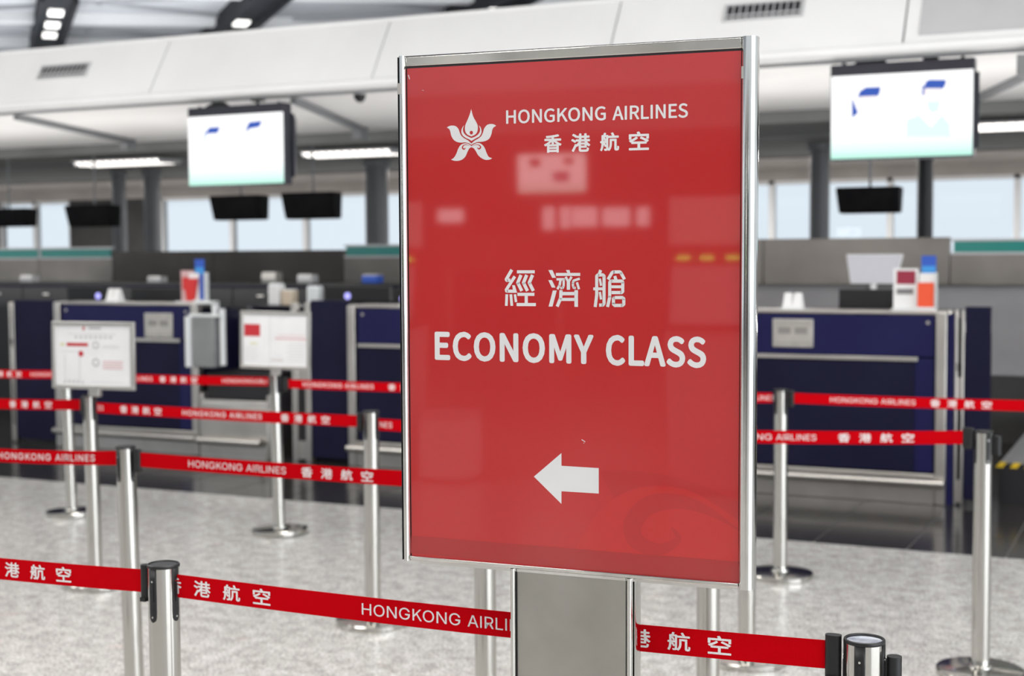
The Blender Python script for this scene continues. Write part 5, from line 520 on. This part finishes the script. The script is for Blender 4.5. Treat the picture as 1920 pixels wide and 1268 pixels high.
for k, lb in enumerate(('dark back cabinet behind the far end gate', 'dark back cabinet behind the farthest navy counter', 'dark back cabinet behind the bag gauge', 'dark back cabinet behind the gate posts')):
    t = empty('back_cabinet', (-11.3 + 1.3 * k, 11.0, 0)); tag(t, lb, 'cabinet', 'dark cabinets behind the counters')
    B('cabinet_body', M['navydark'], t, 0.005, 1.295, 0.02, 0.5, 0.05, 1.30); B('cabinet_top', M['black'], t, 0, 1.3, 0.0, 0.52, 1.30, 1.325, bevel=0.004); B('cabinet_plinth', M['gasket'], t, 0.02, 1.28, 0.05, 0.48, 0.0, 0.05)
    for a in (0.015, 0.655): d_ = B('cabinet_door', M['black'], t, a, a + .63, 0.0, 0.02, 0.07, 1.28, bevel=0.004); B('door_handle', M['steel'], d_, a + .28, a + .35, -0.015, 0.0, 1.2, 1.215)
for k, (x, h_, mt, lb) in enumerate(((-10.75, .06, 'inset', 'pale document tray on the back cabinet by the frame edge'), (-9.1, .05, 'inset', 'small grey carton on the back cabinet behind the farthest counter'), (-7.75, .09, 'plaque', 'dull card rack on the back cabinet behind the leaflet holder'), (-7.35, .07, 'inset', 'pale paper pile on the back cabinet beside the card rack'), (-6.65, .07, 'leafblue', 'blue carton on the back cabinet behind the white board'))):
    t = empty('desk_box', (x, 11.15, 1.325)); tag(t, lb, 'box'); B('box_body', M[mt], t, -.08, .08, 0, 0.12, 0, h_, bevel=0.006); B('box_flap', M['plaque'], t, -.075, .075, 0.01, 0.11, h_, h_ + .012)
t = empty('canopy_box', (-0.74, 9.15, 2.64)); tag(t, 'grey box hung under the canopy lip at the frame edge', 'box')
B('box_body', M['gauge'], t, -.165, .165, -.05, .1, 0.0, 0.12, bevel=0.006); B('box_bracket', M['steel'], t, -.05, .05, -.02, .06, 0.12, 0.148)
# monitor reflection on the steel wall, built as a faintly glowing panel
t = empty('monitor_reflection', (-2.11, 11.0, 1.45)); tag(t, 'pale panel standing in for a monitor reflection behind the counter beside the red sign', 'screen')
MB().hexa([(-.17, 0, -.11), (.17, 0, -.11), (.17, .04, -.11), (-.17, .04, -.11), (-.215, .05, .115), (.215, .05, .115), (.215, .09, .115), (-.215, .09, .115)]).build('reflection_case', M['inset'], t, bevel=0.006)
MB().hexa([(-.16, -.004, -.10), (.16, -.004, -.10), (.16, .0, -.10), (-.16, .0, -.10), (-.205, .046, .105), (.205, .046, .105), (.205, .05, .105), (-.205, .05, .105)]).build('reflection_panel', mat('pale_reflection', (0.30, 0.30, 0.33), 0.3, emit=(0.60, 0.60, 0.66), es=0.15), t)
B('reflection_neck', M['inset'], t, -.02, .02, 0.02, 0.06, -.30, -.10); B('reflection_foot', M['inset'], t, -.1, .1, -.04, 0.12, -.31, -.30)
t = empty('service_table', (-2.11, 11.0, 0)); tag(t, 'dark service table carrying the pale reflection panel', 'table')
B('table_top', M['casing'], t, -.7, .7, -.25, .25, 1.12, 1.14); 
for a in (-.66, .62):
    for b in (-.22, .18): B('leg', M['casing'], t, a, a + .04, b, b + .04, 0, 1.12)
# ------------------------------------------------------------------ the big sign stand
yaw, tilt, roll = 0.0628, 0.008, 0.0044
RM = Matrix.Rotation(yaw, 3, 'Z') @ Matrix.Rotation(tilt, 3, 'X') @ Matrix.Rotation(roll, 3, 'Y')
HC = 1.47456
sg = empty('sign_stand', (-0.9795, 2.3299, 0.0), RM.to_euler()); tag(sg, 'large red economy class sign on a steel stand with arrow', 'sign')
def superbar(cx, cy, hx, hy, z0, z1, n=36, p=2.6):
    pts = []
    for i in range(n):
        a = 2 * math.pi * i / n; c, s = math.cos(a), math.sin(a)
        pts.append((cx + hx * math.copysign(abs(c) ** (2 / p), c), cy + hy * math.copysign(abs(s) ** (2 / p), s)))
    vs = [(x, y, z0) for x, y in pts] + [(x, y, z1) for x, y in pts]
    return MB().add(vs, [(i, (i + 1) % n, n + (i + 1) % n, n + i) for i in range(n)] + [tuple(range(n - 1, -1, -1)), tuple(range(n, 2 * n))])
B('base_plate', M['brushed'], sg, -.26, .26, -.17, .21, 0.0, 0.012, bevel=0.004)
B('base_socket', M['brushed'], sg, -.13, .13, -.01, .06, 0.012, 0.05, bevel=0.004)
# column
B('column_panel', M['brushed'], sg, -.107, .103, 0.006, 0.040, 0.03, HC - .4660)
superbar(-.1125, .020, .0062, .022, 0.03, HC - .4660).build('column_edge', M['frame'], sg, smooth=0.5)
superbar(.1087, .020, .0068, .022, 0.03, HC - .4660).build('column_edge', M['frame'], sg, smooth=0.5)
B('column_seam', M['gasket'], sg, -.1065, -.1052, 0.004, 0.008, 0.03, HC - .452)
B('column_seam', M['gasket'], sg, .1014, .1022, 0.004, 0.008, 0.03, HC - .452)
superbar(.1172, .024, .0022, .018, 0.03, HC - .4660).build('column_edge', M['frame'], sg, smooth=0.5)
# frame
superbar(-.3226, .008, .0072, .018, HC - .466, HC + .4665).build('frame_upright', M['frame'], sg, smooth=0.5)
superbar(.3165, .010, .0142, .021, HC - .4665, HC + .4665, p=2.2).build('frame_upright', M['frame'], sg, smooth=0.5)
B('frame_seam', M['gasket'], sg, -.3290, -.3282, -.0095, 0.0, HC - .464, HC + .464)
for x, y in ((-.3255, -.0088), (.3085, -.0060)): B('tape_scrap', M['plaque'], sg, x - .0035, x + .004, y - .0022, y + .002, HC + .397, HC + .417)
MB().hexa([(-.316, -.001, HC + .4475), (.304, -.001, HC + .4475), (.304, .03, HC + .4475), (-.316, .03, HC + .4475), (-.316, -.0045, HC + .4650), (.304, -.0045, HC + .4650), (.304, .03, HC + .4650), (-.316, .03, HC + .4650)]).build('frame_top', M['frame'], sg, bevel=0.002)
B('frame_cap_line', M['gasket'], sg, -.316, .304, -.0005, .03, HC + .4650, HC + .4666)
MB().hexa([(-.317, -.002, HC - .4655), (.304, -.002, HC - .4655), (.304, .03, HC - .4655), (-.317, .03, HC - .4655), (-.317, -.007, HC - .4570), (.304, -.007, HC - .4570), (.304, .03, HC - .4570), (-.317, .03, HC - .4570)]).build('frame_bottom', M['frame'], sg, bevel=0.002)
B('frame_bottom_lip', M['frame'], sg, -.300, .290, .004, .03, HC - .4715, HC - .4655)
B('gasket', M['gasket'], sg, -.3165, .3045, .001, .006, HC - .4575, HC + .449)
B('frame_back', M['brushed'], sg, -.316, .304, .006, .028, HC - .456, HC + .448)
po = B('poster', M['poster'], sg, -.3142, .3028, 0.0, .0012, HC - .4572, HC + .4440)
def sgf(off): return lambda u, v, w_=0: (u, -off - w_, HC + v)
def flat(name, polys, mt, off, strips=()):
    mb = MB()
    for p in polys: mb.add([sgf(off)(u, v) for u, v in p], [tuple(range(len(p)))])
    for a, b in strips:
        n = len(a); mb.add([sgf(off)(u, v) for u, v in a] + [sgf(off)(u, v) for u, v in b], [(i, i + 1, n + i + 1, n + i) for i in range(n - 1)])
    o = mb.build(name, M[mt], po)
    import bmesh
    bm = bmesh.new(); bm.from_mesh(o.data)
    for f in bm.faces:
        f.normal_update()
        if f.normal.y > 0: f.normal_flip()
    bmesh.ops.triangulate(bm, faces=bm.faces); bm.to_mesh(o.data); bm.free()
    return o
# faint printed flower in the corner; darker red band along the foot
flat('printed_petal', P_SW, 'posterlight', 0.00012); flat('printed_petal', [P_DK], 'posterfaint', 0.00015); flat('printed_swirl', [], 'posterfaint', 0.00018, [P_RING])
flat('foot_band', [P_BAND], 'posterdark', 0.00024)
lg = flat('emblem', P_LOGO, 'posterwhite', 0.0003); lg['label'] = 'white orchid emblem'
flat('emblem_curl', [], 'poster', 0.0004, P_CURL); flat('emblem_dot', [P_DOT], 'poster', 0.0004)
def letters(mbs):
    for mb_ in mbs: mb_.build('letter', M['posterwhite'], po)
f3 = lambda u, v, w_=0: (u, -.0003 - w_, HC + v)
letters(put_word('HONGKONG', 'S', -.1199, .0662, .3372, .3610, f3, r=.0006)); letters(put_word('AIRLINES', 'S', .0782, .2122, .3366, .3604, f3, r=.0006))
for ch, a, b in (('\u9999', -.0481, -.0152), ('\u6e2f', .0026, .0380), ('\u822a', .0556, .0904), ('\u7a7a', .1077, .1439)):
    mb = MB(); put_han(mb, ch, a, b, .2837, .3158, f3, r=.0009); letters([mb])
letters(put_word('ECONOMY', 'S', -.2633, .0437, -.0886, -.0366, f3, r=.0022, track=.06)); letters(put_word('CLASS', 'S', .0661, .2456, -.0892, -.0366, f3, r=.0022, track=.06))
chars = [MB(), MB(), MB()]; k = 0
def which(x): return 0 if x < -.060 else (1 if x < .025 else 2)
for p in P_POLYS: chars[which(p[0][0])].add([f3(u, v) for u, v in p], [tuple(range(len(p)))])
for w_, pts in P_STROKES:
    h = w_ / 2; V2 = [Vector(p) for p in pts]; mb = chars[which(pts[0][0])]
    for i in range(len(V2) - 1):
        a, b = V2[i], V2[i + 1]; d = (b - a).normalized(); n = Vector((-d.y, d.x)) * h; k += 1; e_ = 0.000002 * k
        mb.add([f3(q.x, q.y, e_) for q in (a - n, b - n, b + n, a + n)], [(0, 1, 2, 3)])
        if 0 < i: mb.add([f3(a.x + h * math.cos(t_ * math.pi / 8), a.y + h * math.sin(t_ * math.pi / 8), e_) for t_ in range(16)], [tuple(range(16))])
import bmesh
for mb in chars:
    o = mb.build('letter', M['posterwhite'], po)
    bm = bmesh.new(); bm.from_mesh(o.data)
    for f in bm.faces:
        f.normal_update()
        if f.normal.y > 0: f.normal_flip()
    bm.to_mesh(o.data); bm.free()
flat('arrow', [P_ARROW], 'posterwhite', 0.0003)
flat('scratch', [[(0.0205, -.2235), (0.0275, -.2275), (0.0285, -.2265), (0.0215, -.2225)], [(0.024, -.2290), (0.0255, -.2300), (0.0262, -.2285)]], 'posterwhite', 0.0003)
flat('scratch', [[(-.3125, .432), (-.3095, .424), (-.3085, .425), (-.311, .433)], [(-.285, .404), (-.281, .4025), (-.281, .4035)]], 'posterwhite', 0.0003)
# ------------------------------------------------------------------ stanchions
PH = 0.92
def make_stanchion(mirror_cap=False, plate_rot=0.0):
    t = empty('stanchion')
    MB().lathe([(0.158, 0.0), (0.160, 0.003), (0.160, 0.022), (0.1575, 0.0265), (0.150, 0.028), (0.10, 0.031), (0.045, 0.034), (0.044, 0.040), (0.034, 0.042)], 56).build('base', M['chrome'], t, smooth=0.45)
    MB().lathe([(0.0335, 0.036), (0.0335, 0.914)], 48).build('pole', M['chrome'], t, smooth=0.5)
    cp = MB().lathe([(0.0336, 0.9125), (0.0348, 0.913), (0.0352, 0.9145), (0.0352, 0.9165), (0.0348, 0.9188), (0.033, 0.920), (0.031, 0.9192), (0.030, 0.9165)], 48).build('cap', M['black'], t, smooth=0.5)
    MB().lathe([(0.0298, 0.9160), (0.0298, 0.9172), (0.012, 0.9178)], 40).build('cap_disc', M['capmirror' if mirror_cap else 'capglass'], cp, smooth=0.5)
    # four belt slots with black plates and two screws each
    for k in range(4):
        a0 = plate_rot + k * math.pi / 2; mb = MB(); rows = []
        zs = [0.9125, 0.88, 0.85, 0.82, 0.806, 0.801, 0.798]; hw = [0.0095, 0.0095, 0.0095, 0.0095, 0.0086, 0.006, 0.002]
        vs = []; fs = []; nn = 7
        for z, h in zip(zs, hw):
            for i in range(nn):
                a = a0 + (i / (nn - 1) * 2 - 1) * h / 0.035; vs.append((0.0352 * math.cos(a), 0.0352 * math.sin(a), z))
        for r in range(len(zs) - 1):
            for i in range(nn - 1): fs.append((r * nn + i, (r + 1) * nn + i, (r + 1) * nn + i + 1, r * nn + i + 1))
        p = MB().add(vs, fs).build('slot_plate', M['black'], t, smooth=0.8)
        sm = p.modifiers.new('thickness', 'SOLIDIFY'); sm.thickness = 0.003; sm.offset = -1
        c, s = math.cos(a0), math.sin(a0)
        for z in (0.886, 0.809): MB().tube((0.0345 * c, 0.0345 * s, z), (0.0362 * c, 0.0362 * s, z), 0.0022, 10).build('screw', M['frame'], p, smooth=0.6)
        MB().hexa([(0.0340 * c + d_ * -s, 0.0340 * s + d_ * c, z) for z in (0.842, 0.880) for d_ in (-.0028, .0028)][0:2] + [(0.0364 * c + d_ * -s, 0.0364 * s + d_ * c, 0.842) for d_ in (.0028, -.0028)] + [(0.0340 * c + d_ * -s, 0.0340 * s + d_ * c, 0.880) for d_ in (-.0028, .0028)] + [(0.0364 * c + d_ * -s, 0.0364 * s + d_ * c, 0.880) for d_ in (.0028, -.0028)]).build('belt_latch', M['gasket'], p)
    return t
def cassette(parent, ang, z0=0.832, z1=0.906, r=0.011, dist=0.047):
    c, s = math.cos(ang), math.sin(ang)
    o = MB().tube((dist * c, dist * s, z0), (dist * c, dist * s, z1), r, 18).build('belt_cassette', M['black'], parent, smooth=0.6)
    n = Vector((-s, c, 0)) * 0.005; a = Vector((0.033 * c, 0.033 * s, 0)); b = Vector((dist * c, dist * s, 0))
    MB().hexa([a - n + Vector((0, 0, z0 + .008)), b - n + Vector((0, 0, z0 + .008)), b + n + Vector((0, 0, z0 + .008)), a + n + Vector((0, 0, z0 + .008)), a - n + Vector((0, 0, z1 - .006)), b - n + Vector((0, 0, z1 - .006)), b + n + Vector((0, 0, z1 - .006)), a + n + Vector((0, 0, z1 - .006))]).build('cassette_bridge', M['black'], o)
proto = make_stanchion(); proto.name = 'stanchion'
GRP = 'belt barrier posts of the queue maze'
used = [False]
def stanchion(x, y, label, lean=(0, 0), rz=0.0, tree=None):
    if tree is not None: o = tree
    elif not used[0]: o = proto; used[0] = True
    else: o = copy_tree(proto)
    o.location = (x, y, 0); o.rotation_euler = (lean[1], lean[0], rz); tag(o, label, 'stanchion', GRP); return o
VA = lambda x, y: math.atan2(-y, -x)          # direction from a post towards the photographer's side
s1 = stanchion(-1.969, 2.425, 'chrome stanchion with flat black cap, closest on the side of the arrow', rz=VA(-1.969, 2.425) + math.radians(45) + 0.04)
s2 = make_stanchion(True); stanchion(-0.475, 2.43, 'chrome stanchion with mirror cap and two black cassettes in front', rz=VA(-.475, 2.43) - 0.22, tree=s2)
cassette(s2, -(VA(-.475, 2.43) - 0.22) + 0.10, 0.815, 0.893, 0.0125, 0.050)
SP = [(-3.294, 3.89, 'chrome stanchion, lone post of the second belt row with dented pole', (-0.025, 0)), (-1.919, 3.89, 'chrome stanchion showing under the sign beside the steel column', (0, 0)),
      (-1.205, 3.89, 'wide chrome stanchion showing under the bottom corner of the sign', (0, 0)), (-4.694, 5.28, 'chrome stanchion carrying the framed white notice board', (-0.022, 0)),
      (-3.103, 5.20, 'chrome stanchion just clear of the sign edge with black cassette', (0.004, 0)), (-1.487, 5.30, 'chrome stanchion half hidden by the sign frame', (0, 0)),
      (-0.641, 5.47, 'chrome stanchion by the frame edge with broad base and two cassettes', (0.0, 0)), (-6.132, 6.70, 'far chrome stanchion standing behind the framed white notice board', (-0.03, 0)),
      (-4.62, 6.72, 'far chrome stanchion carrying the white board with red square', (-0.035, 0)), (-1.732, 6.765, 'far chrome stanchion beside the sign in front of the navy counter', (0, 0)),
      (-3.46, 2.42, 'chrome stanchion beyond the frame edge in the front row', (0, 0)), (-4.85, 3.89, 'chrome stanchion beyond the frame edge in the second row', (0, 0)), (-6.35, 5.28, 'chrome stanchion beyond the frame edge in the third row', (0, 0)),
      (-7.68, 6.72, 'chrome stanchion beyond the frame edge in the back row', (0, 0)), (-3.16, 6.74, 'chrome stanchion wholly behind the red sign', (0, 0)), (-0.22, 6.77, 'chrome stanchion beyond the opposite frame edge in the back row', (0, 0))]
for x, y, lb, ln in SP: stanchion(x, y, lb, ln, rz=VA(x, y) + random.uniform(0.5, 1.0))
s9 = [o for o in COL.objects if o.get('label', '').startswith('chrome stanchion by the frame edge')][0]
for a in (0.15, ): cassette(s9, a - s9.rotation_euler.z, 0.83, 0.90, 0.014, 0.05)
# ------------------------------------------------------------------ belts
def belt(p0, p1, z0, z1, sag, texts, label, clip=None, hw=0.025):
    x0, y0 = p0; x1, y1 = p1; nn = 24
    def P(x, v, off=0.0):
        t_ = (x - x0) / (x1 - x0); L_ = math.hypot(x1 - x0, y1 - y0); nx, ny = (y1 - y0) / L_, -(x1 - x0) / L_
        return (x + nx * off, y0 + (y1 - y0) * t_ + ny * off, z0 + (z1 - z0) * t_ - sag * 4 * t_ * (1 - t_) + v)
    mb = MB(); vs = []; fs = []
    for i in range(nn + 1):
        x = x0 + (x1 - x0) * i / nn
        vs += [P(x, -hw, .0004), P(x, hw, .0004), P(x, hw, -.0004), P(x, -hw, -.0004)]
    for i in range(nn):
        a = 4 * i; b = a + 4
        fs += [(a, b, b + 1, a + 1), (a + 1, b + 1, b + 2, a + 2), (a + 2, b + 2, b + 3, a + 3), (a + 3, b + 3, b, a)]
    fs += [(0, 1, 2, 3), (4 * nn + 3, 4 * nn + 2, 4 * nn + 1, 4 * nn)]
    o = MB().add(vs, fs).build('barrier_belt', M['belt'], None); fix_normals(o); tag(o, label, 'belt', 'red printed barrier belts')
    near = y0 < 4.5
    def emit(mbs):
        for mb_ in mbs: mb_.build('letter', M['beltink'], o)
    for tx in texts:
        kind = tx[0]; xs = tx[1]; J = None if near else MB(); jobs = []
        f = lambda u, v, w_=0: P(u, v, .0010 + w_)
        if kind in ('C', 'C2'):
            pt = tx[2] if kind == 'C' and len(tx) > 2 else 0.076; st_ = tx[2] if kind == 'C2' else '\u9999\u6e2f\u822a\u7a7a'
            for k, ch in enumerate(st_):
                mb = J or MB(); put_han(mb, ch, xs + k * pt, xs + k * pt + 0.0435, -.0170, .0170, f, r=.0007); jobs.append(mb)
        elif kind == 'E': jobs += put_word('HONGKONG', 'I', xs, xs + .222, -.0115, .0115, f, joined=J); jobs += put_word('AIRLINES', 'I', xs + .238, xs + .396, -.0115, .0115, f, joined=J)
        elif kind == 'W': jobs += put_word('HONGKONG', 'I', xs, xs + .252, -.0118, .0118, f, r=.0004, track=.12, joined=J); jobs += put_word('AIRLINES', 'I', xs + .274, xs + .455, -.0118, .0118, f, r=.0004, track=.12, joined=J)
        elif kind == 'T': jobs += put_word(tx[2], 'I', xs, tx[3], -.0115, .0115, f, joined=J)
        if near: emit(jobs)
        else:
            L_ = J.build('lettering', M['beltink'], o); L_['kind'] = 'stuff'
    if clip is not None:   # black end clip where the belt hooks into a post
        xc, wd = clip
        c = P(xc, 0); cl = superbar(c[0], c[1], wd / 2, 0.010, c[2] - .038, c[2] + .036, 20).build('belt_clip', M['black'], o, smooth=0.5)
        MB().box(c[0] - wd * .35, c[0] + wd * .35, c[1] - .0125, c[1] + .0125, c[2] - .043, c[2] - .034).build('clip_tongue', M['black'], cl)
    return o
belt((-3.43, 2.42), (-2.006, 2.42), 0.876, 0.8785, 0.012, [('C', -2.493), ('E', -3.05)], 'red belt joining the front stanchion to the frame edge', clip=(-2.013, 0.020))
belt((-1.966, 2.427), (-0.522, 2.43), 0.874, 0.8845, 0.0085, [('C', -1.966), ('E', -1.474), ('C', -.981)], 'red belt passing behind the sign column between the front stanchions', clip=(-0.528, 0.028))
belt((-4.81, 3.89), (-3.333, 3.89), 0.876, 0.8775, 0.022, [('W', -3.905), ('C', -4.35)], 'red belt of the second row with wide spaced lettering', clip=(-3.338, 0.02))
belt((-3.27, 3.89), (-1.955, 3.89), 0.8765, 0.8765, 0.003, [('E', -3.042), ('C', -2.586)], 'red belt of the second row running behind the sign edge', clip=(-3.262, 0.03))
belt((-6.31, 5.28), (-4.745, 5.28), 0.870, 0.872, 0.018, [('C', -5.215), ('E', -5.75)], 'red belt of the third row ending at the notice board post', clip=(-4.752, 0.025))
belt((-4.665, 5.28), (-3.15, 5.2), 0.861, 0.8715, 0.003, [('T', -4.655, 'ES', -4.622), ('C', -4.515, 0.07), ('W', -4.135), ('C', -3.575, 0.073)], 'red belt of the third row between notice board post and sign edge', clip=(-3.155, 0.03))
belt((-3.07, 5.2), (-1.53, 5.3), 0.862, 0.872, 0.01, [('T', -3.058, 'NES', -3.0), ('C', -2.9), ('E', -2.4)], 'red belt of the third row mostly hidden behind the sign')
belt((-1.455, 5.3), (-0.69, 5.46), 0.8765, 0.893, 0.003, [('T', -1.452, 'NG', -1.395), ('T', -1.379, 'AIRLINES', -1.232), ('C', -1.154)], 'red belt ending in a black clip at the post by the frame edge', clip=(-0.694, 0.04))
belt((-7.64, 6.72), (-6.17, 6.70), 0.862, 0.862, 0.014, [('C', -6.79), ('T', -6.439, 'HONGK', -6.27), ('E', -7.4)], 'red belt of the back row beyond the framed notice board')
belt((-6.09, 6.70), (-4.665, 6.72), 0.853, 0.866, 0.004, [('W', -5.955), ('C', -5.445, 0.076), ('T', -4.997, 'HONGKONGAIRLI', -4.69)], 'red belt of the back row between the two board posts')
belt((-4.575, 6.72), (-3.20, 6.74), 0.857, 0.866, 0.003, [('W', -4.448), ('C', -3.90)], 'red belt of the back row running from the board post behind the sign', clip=(-4.565, 0.04))
belt((-3.12, 6.74), (-1.775, 6.765), 0.866, 0.876, 0.006, [('E', -2.155), ('C', -2.7)], 'red belt of the back row peeping out beside the sign')
belt((-1.69, 6.765), (-0.26, 6.77), 0.879, 0.8885, 0.004, [('E', -1.493), ('C', -1.03)], 'red belt of the back row running to the frame edge past the navy gate', clip=(-1.682, 0.03))
# ------------------------------------------------------------------ notice boards on the posts
def board(x, y, zc, W, H, rot, label, kind):
    t = empty('notice_board', (x, y, zc - H / 2), rot); tag(t, label, 'notice board', 'framed notice boards on stanchions'); W /= 2
    pn = B('board_panel', M['boardwhite'], t, -W + .018, W - .018, 0.0, 0.008, 0.018, H - .018)
    for nm, a in (('frame_rail', (-W, W, -.006, .012, 0, .02)), ('frame_rail', (-W, W, -.006, .012, H - .02, H)), ('frame_rail', (-W, -W + .02, -.006, .012, .02, H - .02)), ('frame_rail', (W - .02, W, -.006, .012, .02, H - .02))): B(nm, M['boardframe'], t, *a, bevel=0.003)
    B('board_back', M['boardframe'], t, -W + .01, W - .01, 0.008, 0.014, 0.01, H - .01)
    B('bracket', M['boardframe'], t, -.03, .03, 0.0, 0.03, -.035, 0.02, bevel=0.004)
    def pr(mt, a, b, c, d): B('printed_mark', M[mt], pn, -W + 2 * W * a, -W + 2 * W * b, -.0008, 0.0, H * c, H * d)
    def ring(cx, cz, r, mt):
        MB().tube((-W + 2 * W * cx, -.0009, H * cz), (-W + 2 * W * cx, 0, H * cz), r, 20).build('printed_mark', M[mt], pn); MB().tube((-W + 2 * W * cx, -.0014, H * cz), (-W + 2 * W * cx, 0, H * cz), r * .62, 20).build('printed_mark', M['boardwhite'], pn)
    if kind == 0:
        pr('printred', .38, .40, .87, .93); pr('printgrey', .45, .60, .89, .92)
        for k in range(8): pr('printgrey', .28 + .06 * k, .31 + .06 * k, .755, .785)
        pr('printpale', .20, .78, .81, .825)
        pr('printyellow', .10, .155, .64, .68); pr('printred', .18, .44, .635, .685); pr('printpale', .62, .82, .615, .63); pr('printpale', .62, .80, .64, .65)
        ring(.535, .655, .018, 'printgrey'); ring(.535, .40, .020, 'printgrey'); pr('printgrey', .528, .545, .37, .43)
        MB().tube((-W + 2 * W * .355, -.001, H * .525), (-W + 2 * W * .355, 0, H * .525), .014, 20).build('printed_mark', M['printred'], pn)
        pr('printpale', .10, .34, .555, .565)
        for k in range(4): pr('printpink', .62, .86, .41 - .035 * k, .425 - .035 * k)
        pr('printpale', .15, .165, .12, .5); pr('printpale', .33, .345, .12, .5); pr('printpale', .15, .34, .12, .135)
        for k in range(5): pr('printgrey', .14 + .055 * k, .165 + .055 * k, .085, .11)
        pr('printpale', .48, .88, .10, .112)
    else:
        pr('printred', .055, .285, .56, .77); pr('printpink', .50, .94, .52, .55); pr('printpink', .54, .92, .59, .60)
        pr('printyellow', .14, .25, .42, .45); pr('printpale', .42, .70, .90, .91); pr('printpale', .42, .43, .06, .94)
        for k in range(6): pr('printpale', .06, .27 - .02 * (k % 3), .36 - .045 * k, .37 - .045 * k)
        for k in range(7): pr('printpale', .70 - .03 * (k % 2), .92, .44 - .05 * k, .452 - .05 * k)
        pr('printpale', .44, .62, .13, .19); pr('printpale', .50, .60, .24, .25)
board(-4.667, 5.262, 1.111, 0.462, 0.322, (-0.02, 0.0, 0.10), 'framed white notice board with red bar and circles on a stanchion', 0)
board(-4.622, 6.70, 1.102, 0.455, 0.328, (-0.02, 0.012, 0.06), 'white notice board with red square on the far stanchion', 1)
# ------------------------------------------------------------------ the opposite side of the hall, mirrored in the sign's glossy face
OY = -11.6
of = empty('wall_opposite', (0, OY, 0)); tag(of, 'facing counter island across the hall behind the photographer', kind='structure')
o = MB().hexa([(-22, -.30, 3.33), (5, -.30, 3.33), (5, -.36, 3.33), (-22, -.36, 3.33), (-22, 0, 2.85), (5, 0, 2.85), (5, -.05, 2.85), (-22, -.05, 2.85)]).build('fascia_panel', M['white'], of); fix_normals(o)
B('canopy_soffit', M['soffit'], of, -22, 5, -3.0, 0.0, 2.80, 2.84); B('dark_soffit', M['darkceil'], of, -22, 5, -4.2, -3.0, 2.70, 2.84)
B('steel_back', M['wallsteel'], of, -22, 5, -3.2, -3.1, 0, 1.62); B('island_wall', M['darkwall'], of, -22, 5, -4.3, -4.1, 0, 2.8)
for k, x in enumerate((-13.5, -10.65, -7.8, -4.95, -2.1, 0.75)):
    counter(x - 1.47, 'navy counter of the facing island behind the photographer', 'counters of the facing island', math.pi, OY)
for k, x in enumerate((-10.8, -5.06, 0.6)):
    t = empty('hanging_screen', (x, OY + .01, 2.32), (0, 0, math.pi)); tag(t, ['lit screen of the facing island beyond the camera, farthest along', 'lit screen of the facing island mirrored in the sign below its title', 'lit screen of the facing island at its near end'][k], 'screen', 'lit screens of the facing island')
    B('casing', M['casing'], t, -.43, .43, 0, .1, -.25, .29); p = B('screen_panel', M['screenfar'], t, -.42, .42, -.006, .004, -.23, .23)
    B('screen_graphic', M['scrlav'], p, -.22, -.02, -.008, -.006, -.10, .02); B('screen_graphic', M['leafcrimson'], p, -.27, -.15, -.008, -.006, .10, .18); B('screen_graphic', M['leafcrimson'], p, .14, .27, -.008, -.006, .08, .18)
    for a in (-.2, .2): MB().tube((a, .05, .29), (a, .05, .50), .014, 10).build('hanger_rod', M['black'], t)
for k, (x0, x1, z0, z1) in enumerate(((-6.39, -6.22, 1.66, 2.0), (-6.12, -5.98, 1.68, 2.0), (-5.94, -5.56, 1.70, 1.99), (-5.47, -5.07, 1.70, 1.97), (-4.96, -4.78, 1.70, 1.97), (-8.06, -7.66, 1.79, 1.99), (-8.7, -8.42, 1.61, 1.74))):
    B('back_window', M['backlit'], of, x0, x1, -4.09, -4.05, z0, z1)
def kiosk(x, y, label):
    t = empty('self_service_kiosk', (x, y, 0), (0, 0, math.pi)); tag(t, label, 'kiosk', 'self-service kiosks behind the photographer')
    B('foot', M['brushed'], t, -.28, .28, -.2, .25, 0, .02, bevel=0.004); MB().hexa([(-.22, -.05, .02), (.22, -.05, .02), (.22, .2, .02), (-.22, .2, .02), (-.25, .02, 1.0), (.25, .02, 1.0), (.25, .25, 1.0), (-.25, .25, 1.0)]).build('kiosk_body', M['inset'], t)
    MB().hexa([(-.25, .0, 1.0), (.25, .0, 1.0), (.25, .25, 1.0), (-.25, .25, 1.0), (-.25, .12, 1.5), (.25, .12, 1.5), (.25, .25, 1.5), (-.25, .25, 1.5)]).build('display_housing', M['black'], t)
    MB().hexa([(-.22, .0, 1.04), (.22, .0, 1.04), (.22, .01, 1.04), (-.22, .01, 1.04), (-.22, .085, 1.40), (.22, .085, 1.40), (.22, .095, 1.40), (-.22, .095, 1.40)]).build('kiosk_display', M['kioskglow'], t)
    for a in (-.16, .0, .15): B('status_light', M['greenled'], t, a - .04, a + .04, .09, .11, 1.44, 1.46)
    B('header_panel', M['white'], t, -.25, .25, .14, .18, 1.53, 1.83, bevel=0.004); B('header_pole', M['brushed'], t, -.03, .03, .18, .22, 1.4, 1.8)
kiosk(-1.87, -4.0, 'grey self-service kiosk behind the photographer, mirrored on the sign edge far from the arrow'); kiosk(-4.05, -4.0, 'grey self-service kiosk behind the photographer, mirrored on the sign edge the arrow points to')
t = empty('litter_bin', (-3.56, -4.0, 0)); tag(t, 'white square litter bin behind the photographer between the kiosks', 'bin')
B('bin_body', M['white'], t, -.17, .17, -.15, .15, 0.02, .42, bevel=0.006); B('bin_lid', M['inset'], t, -.175, .175, -.155, .155, .42, .45, bevel=0.005); B('bin_foot', M['black'], t, -.15, .15, -.13, .13, 0, .02)
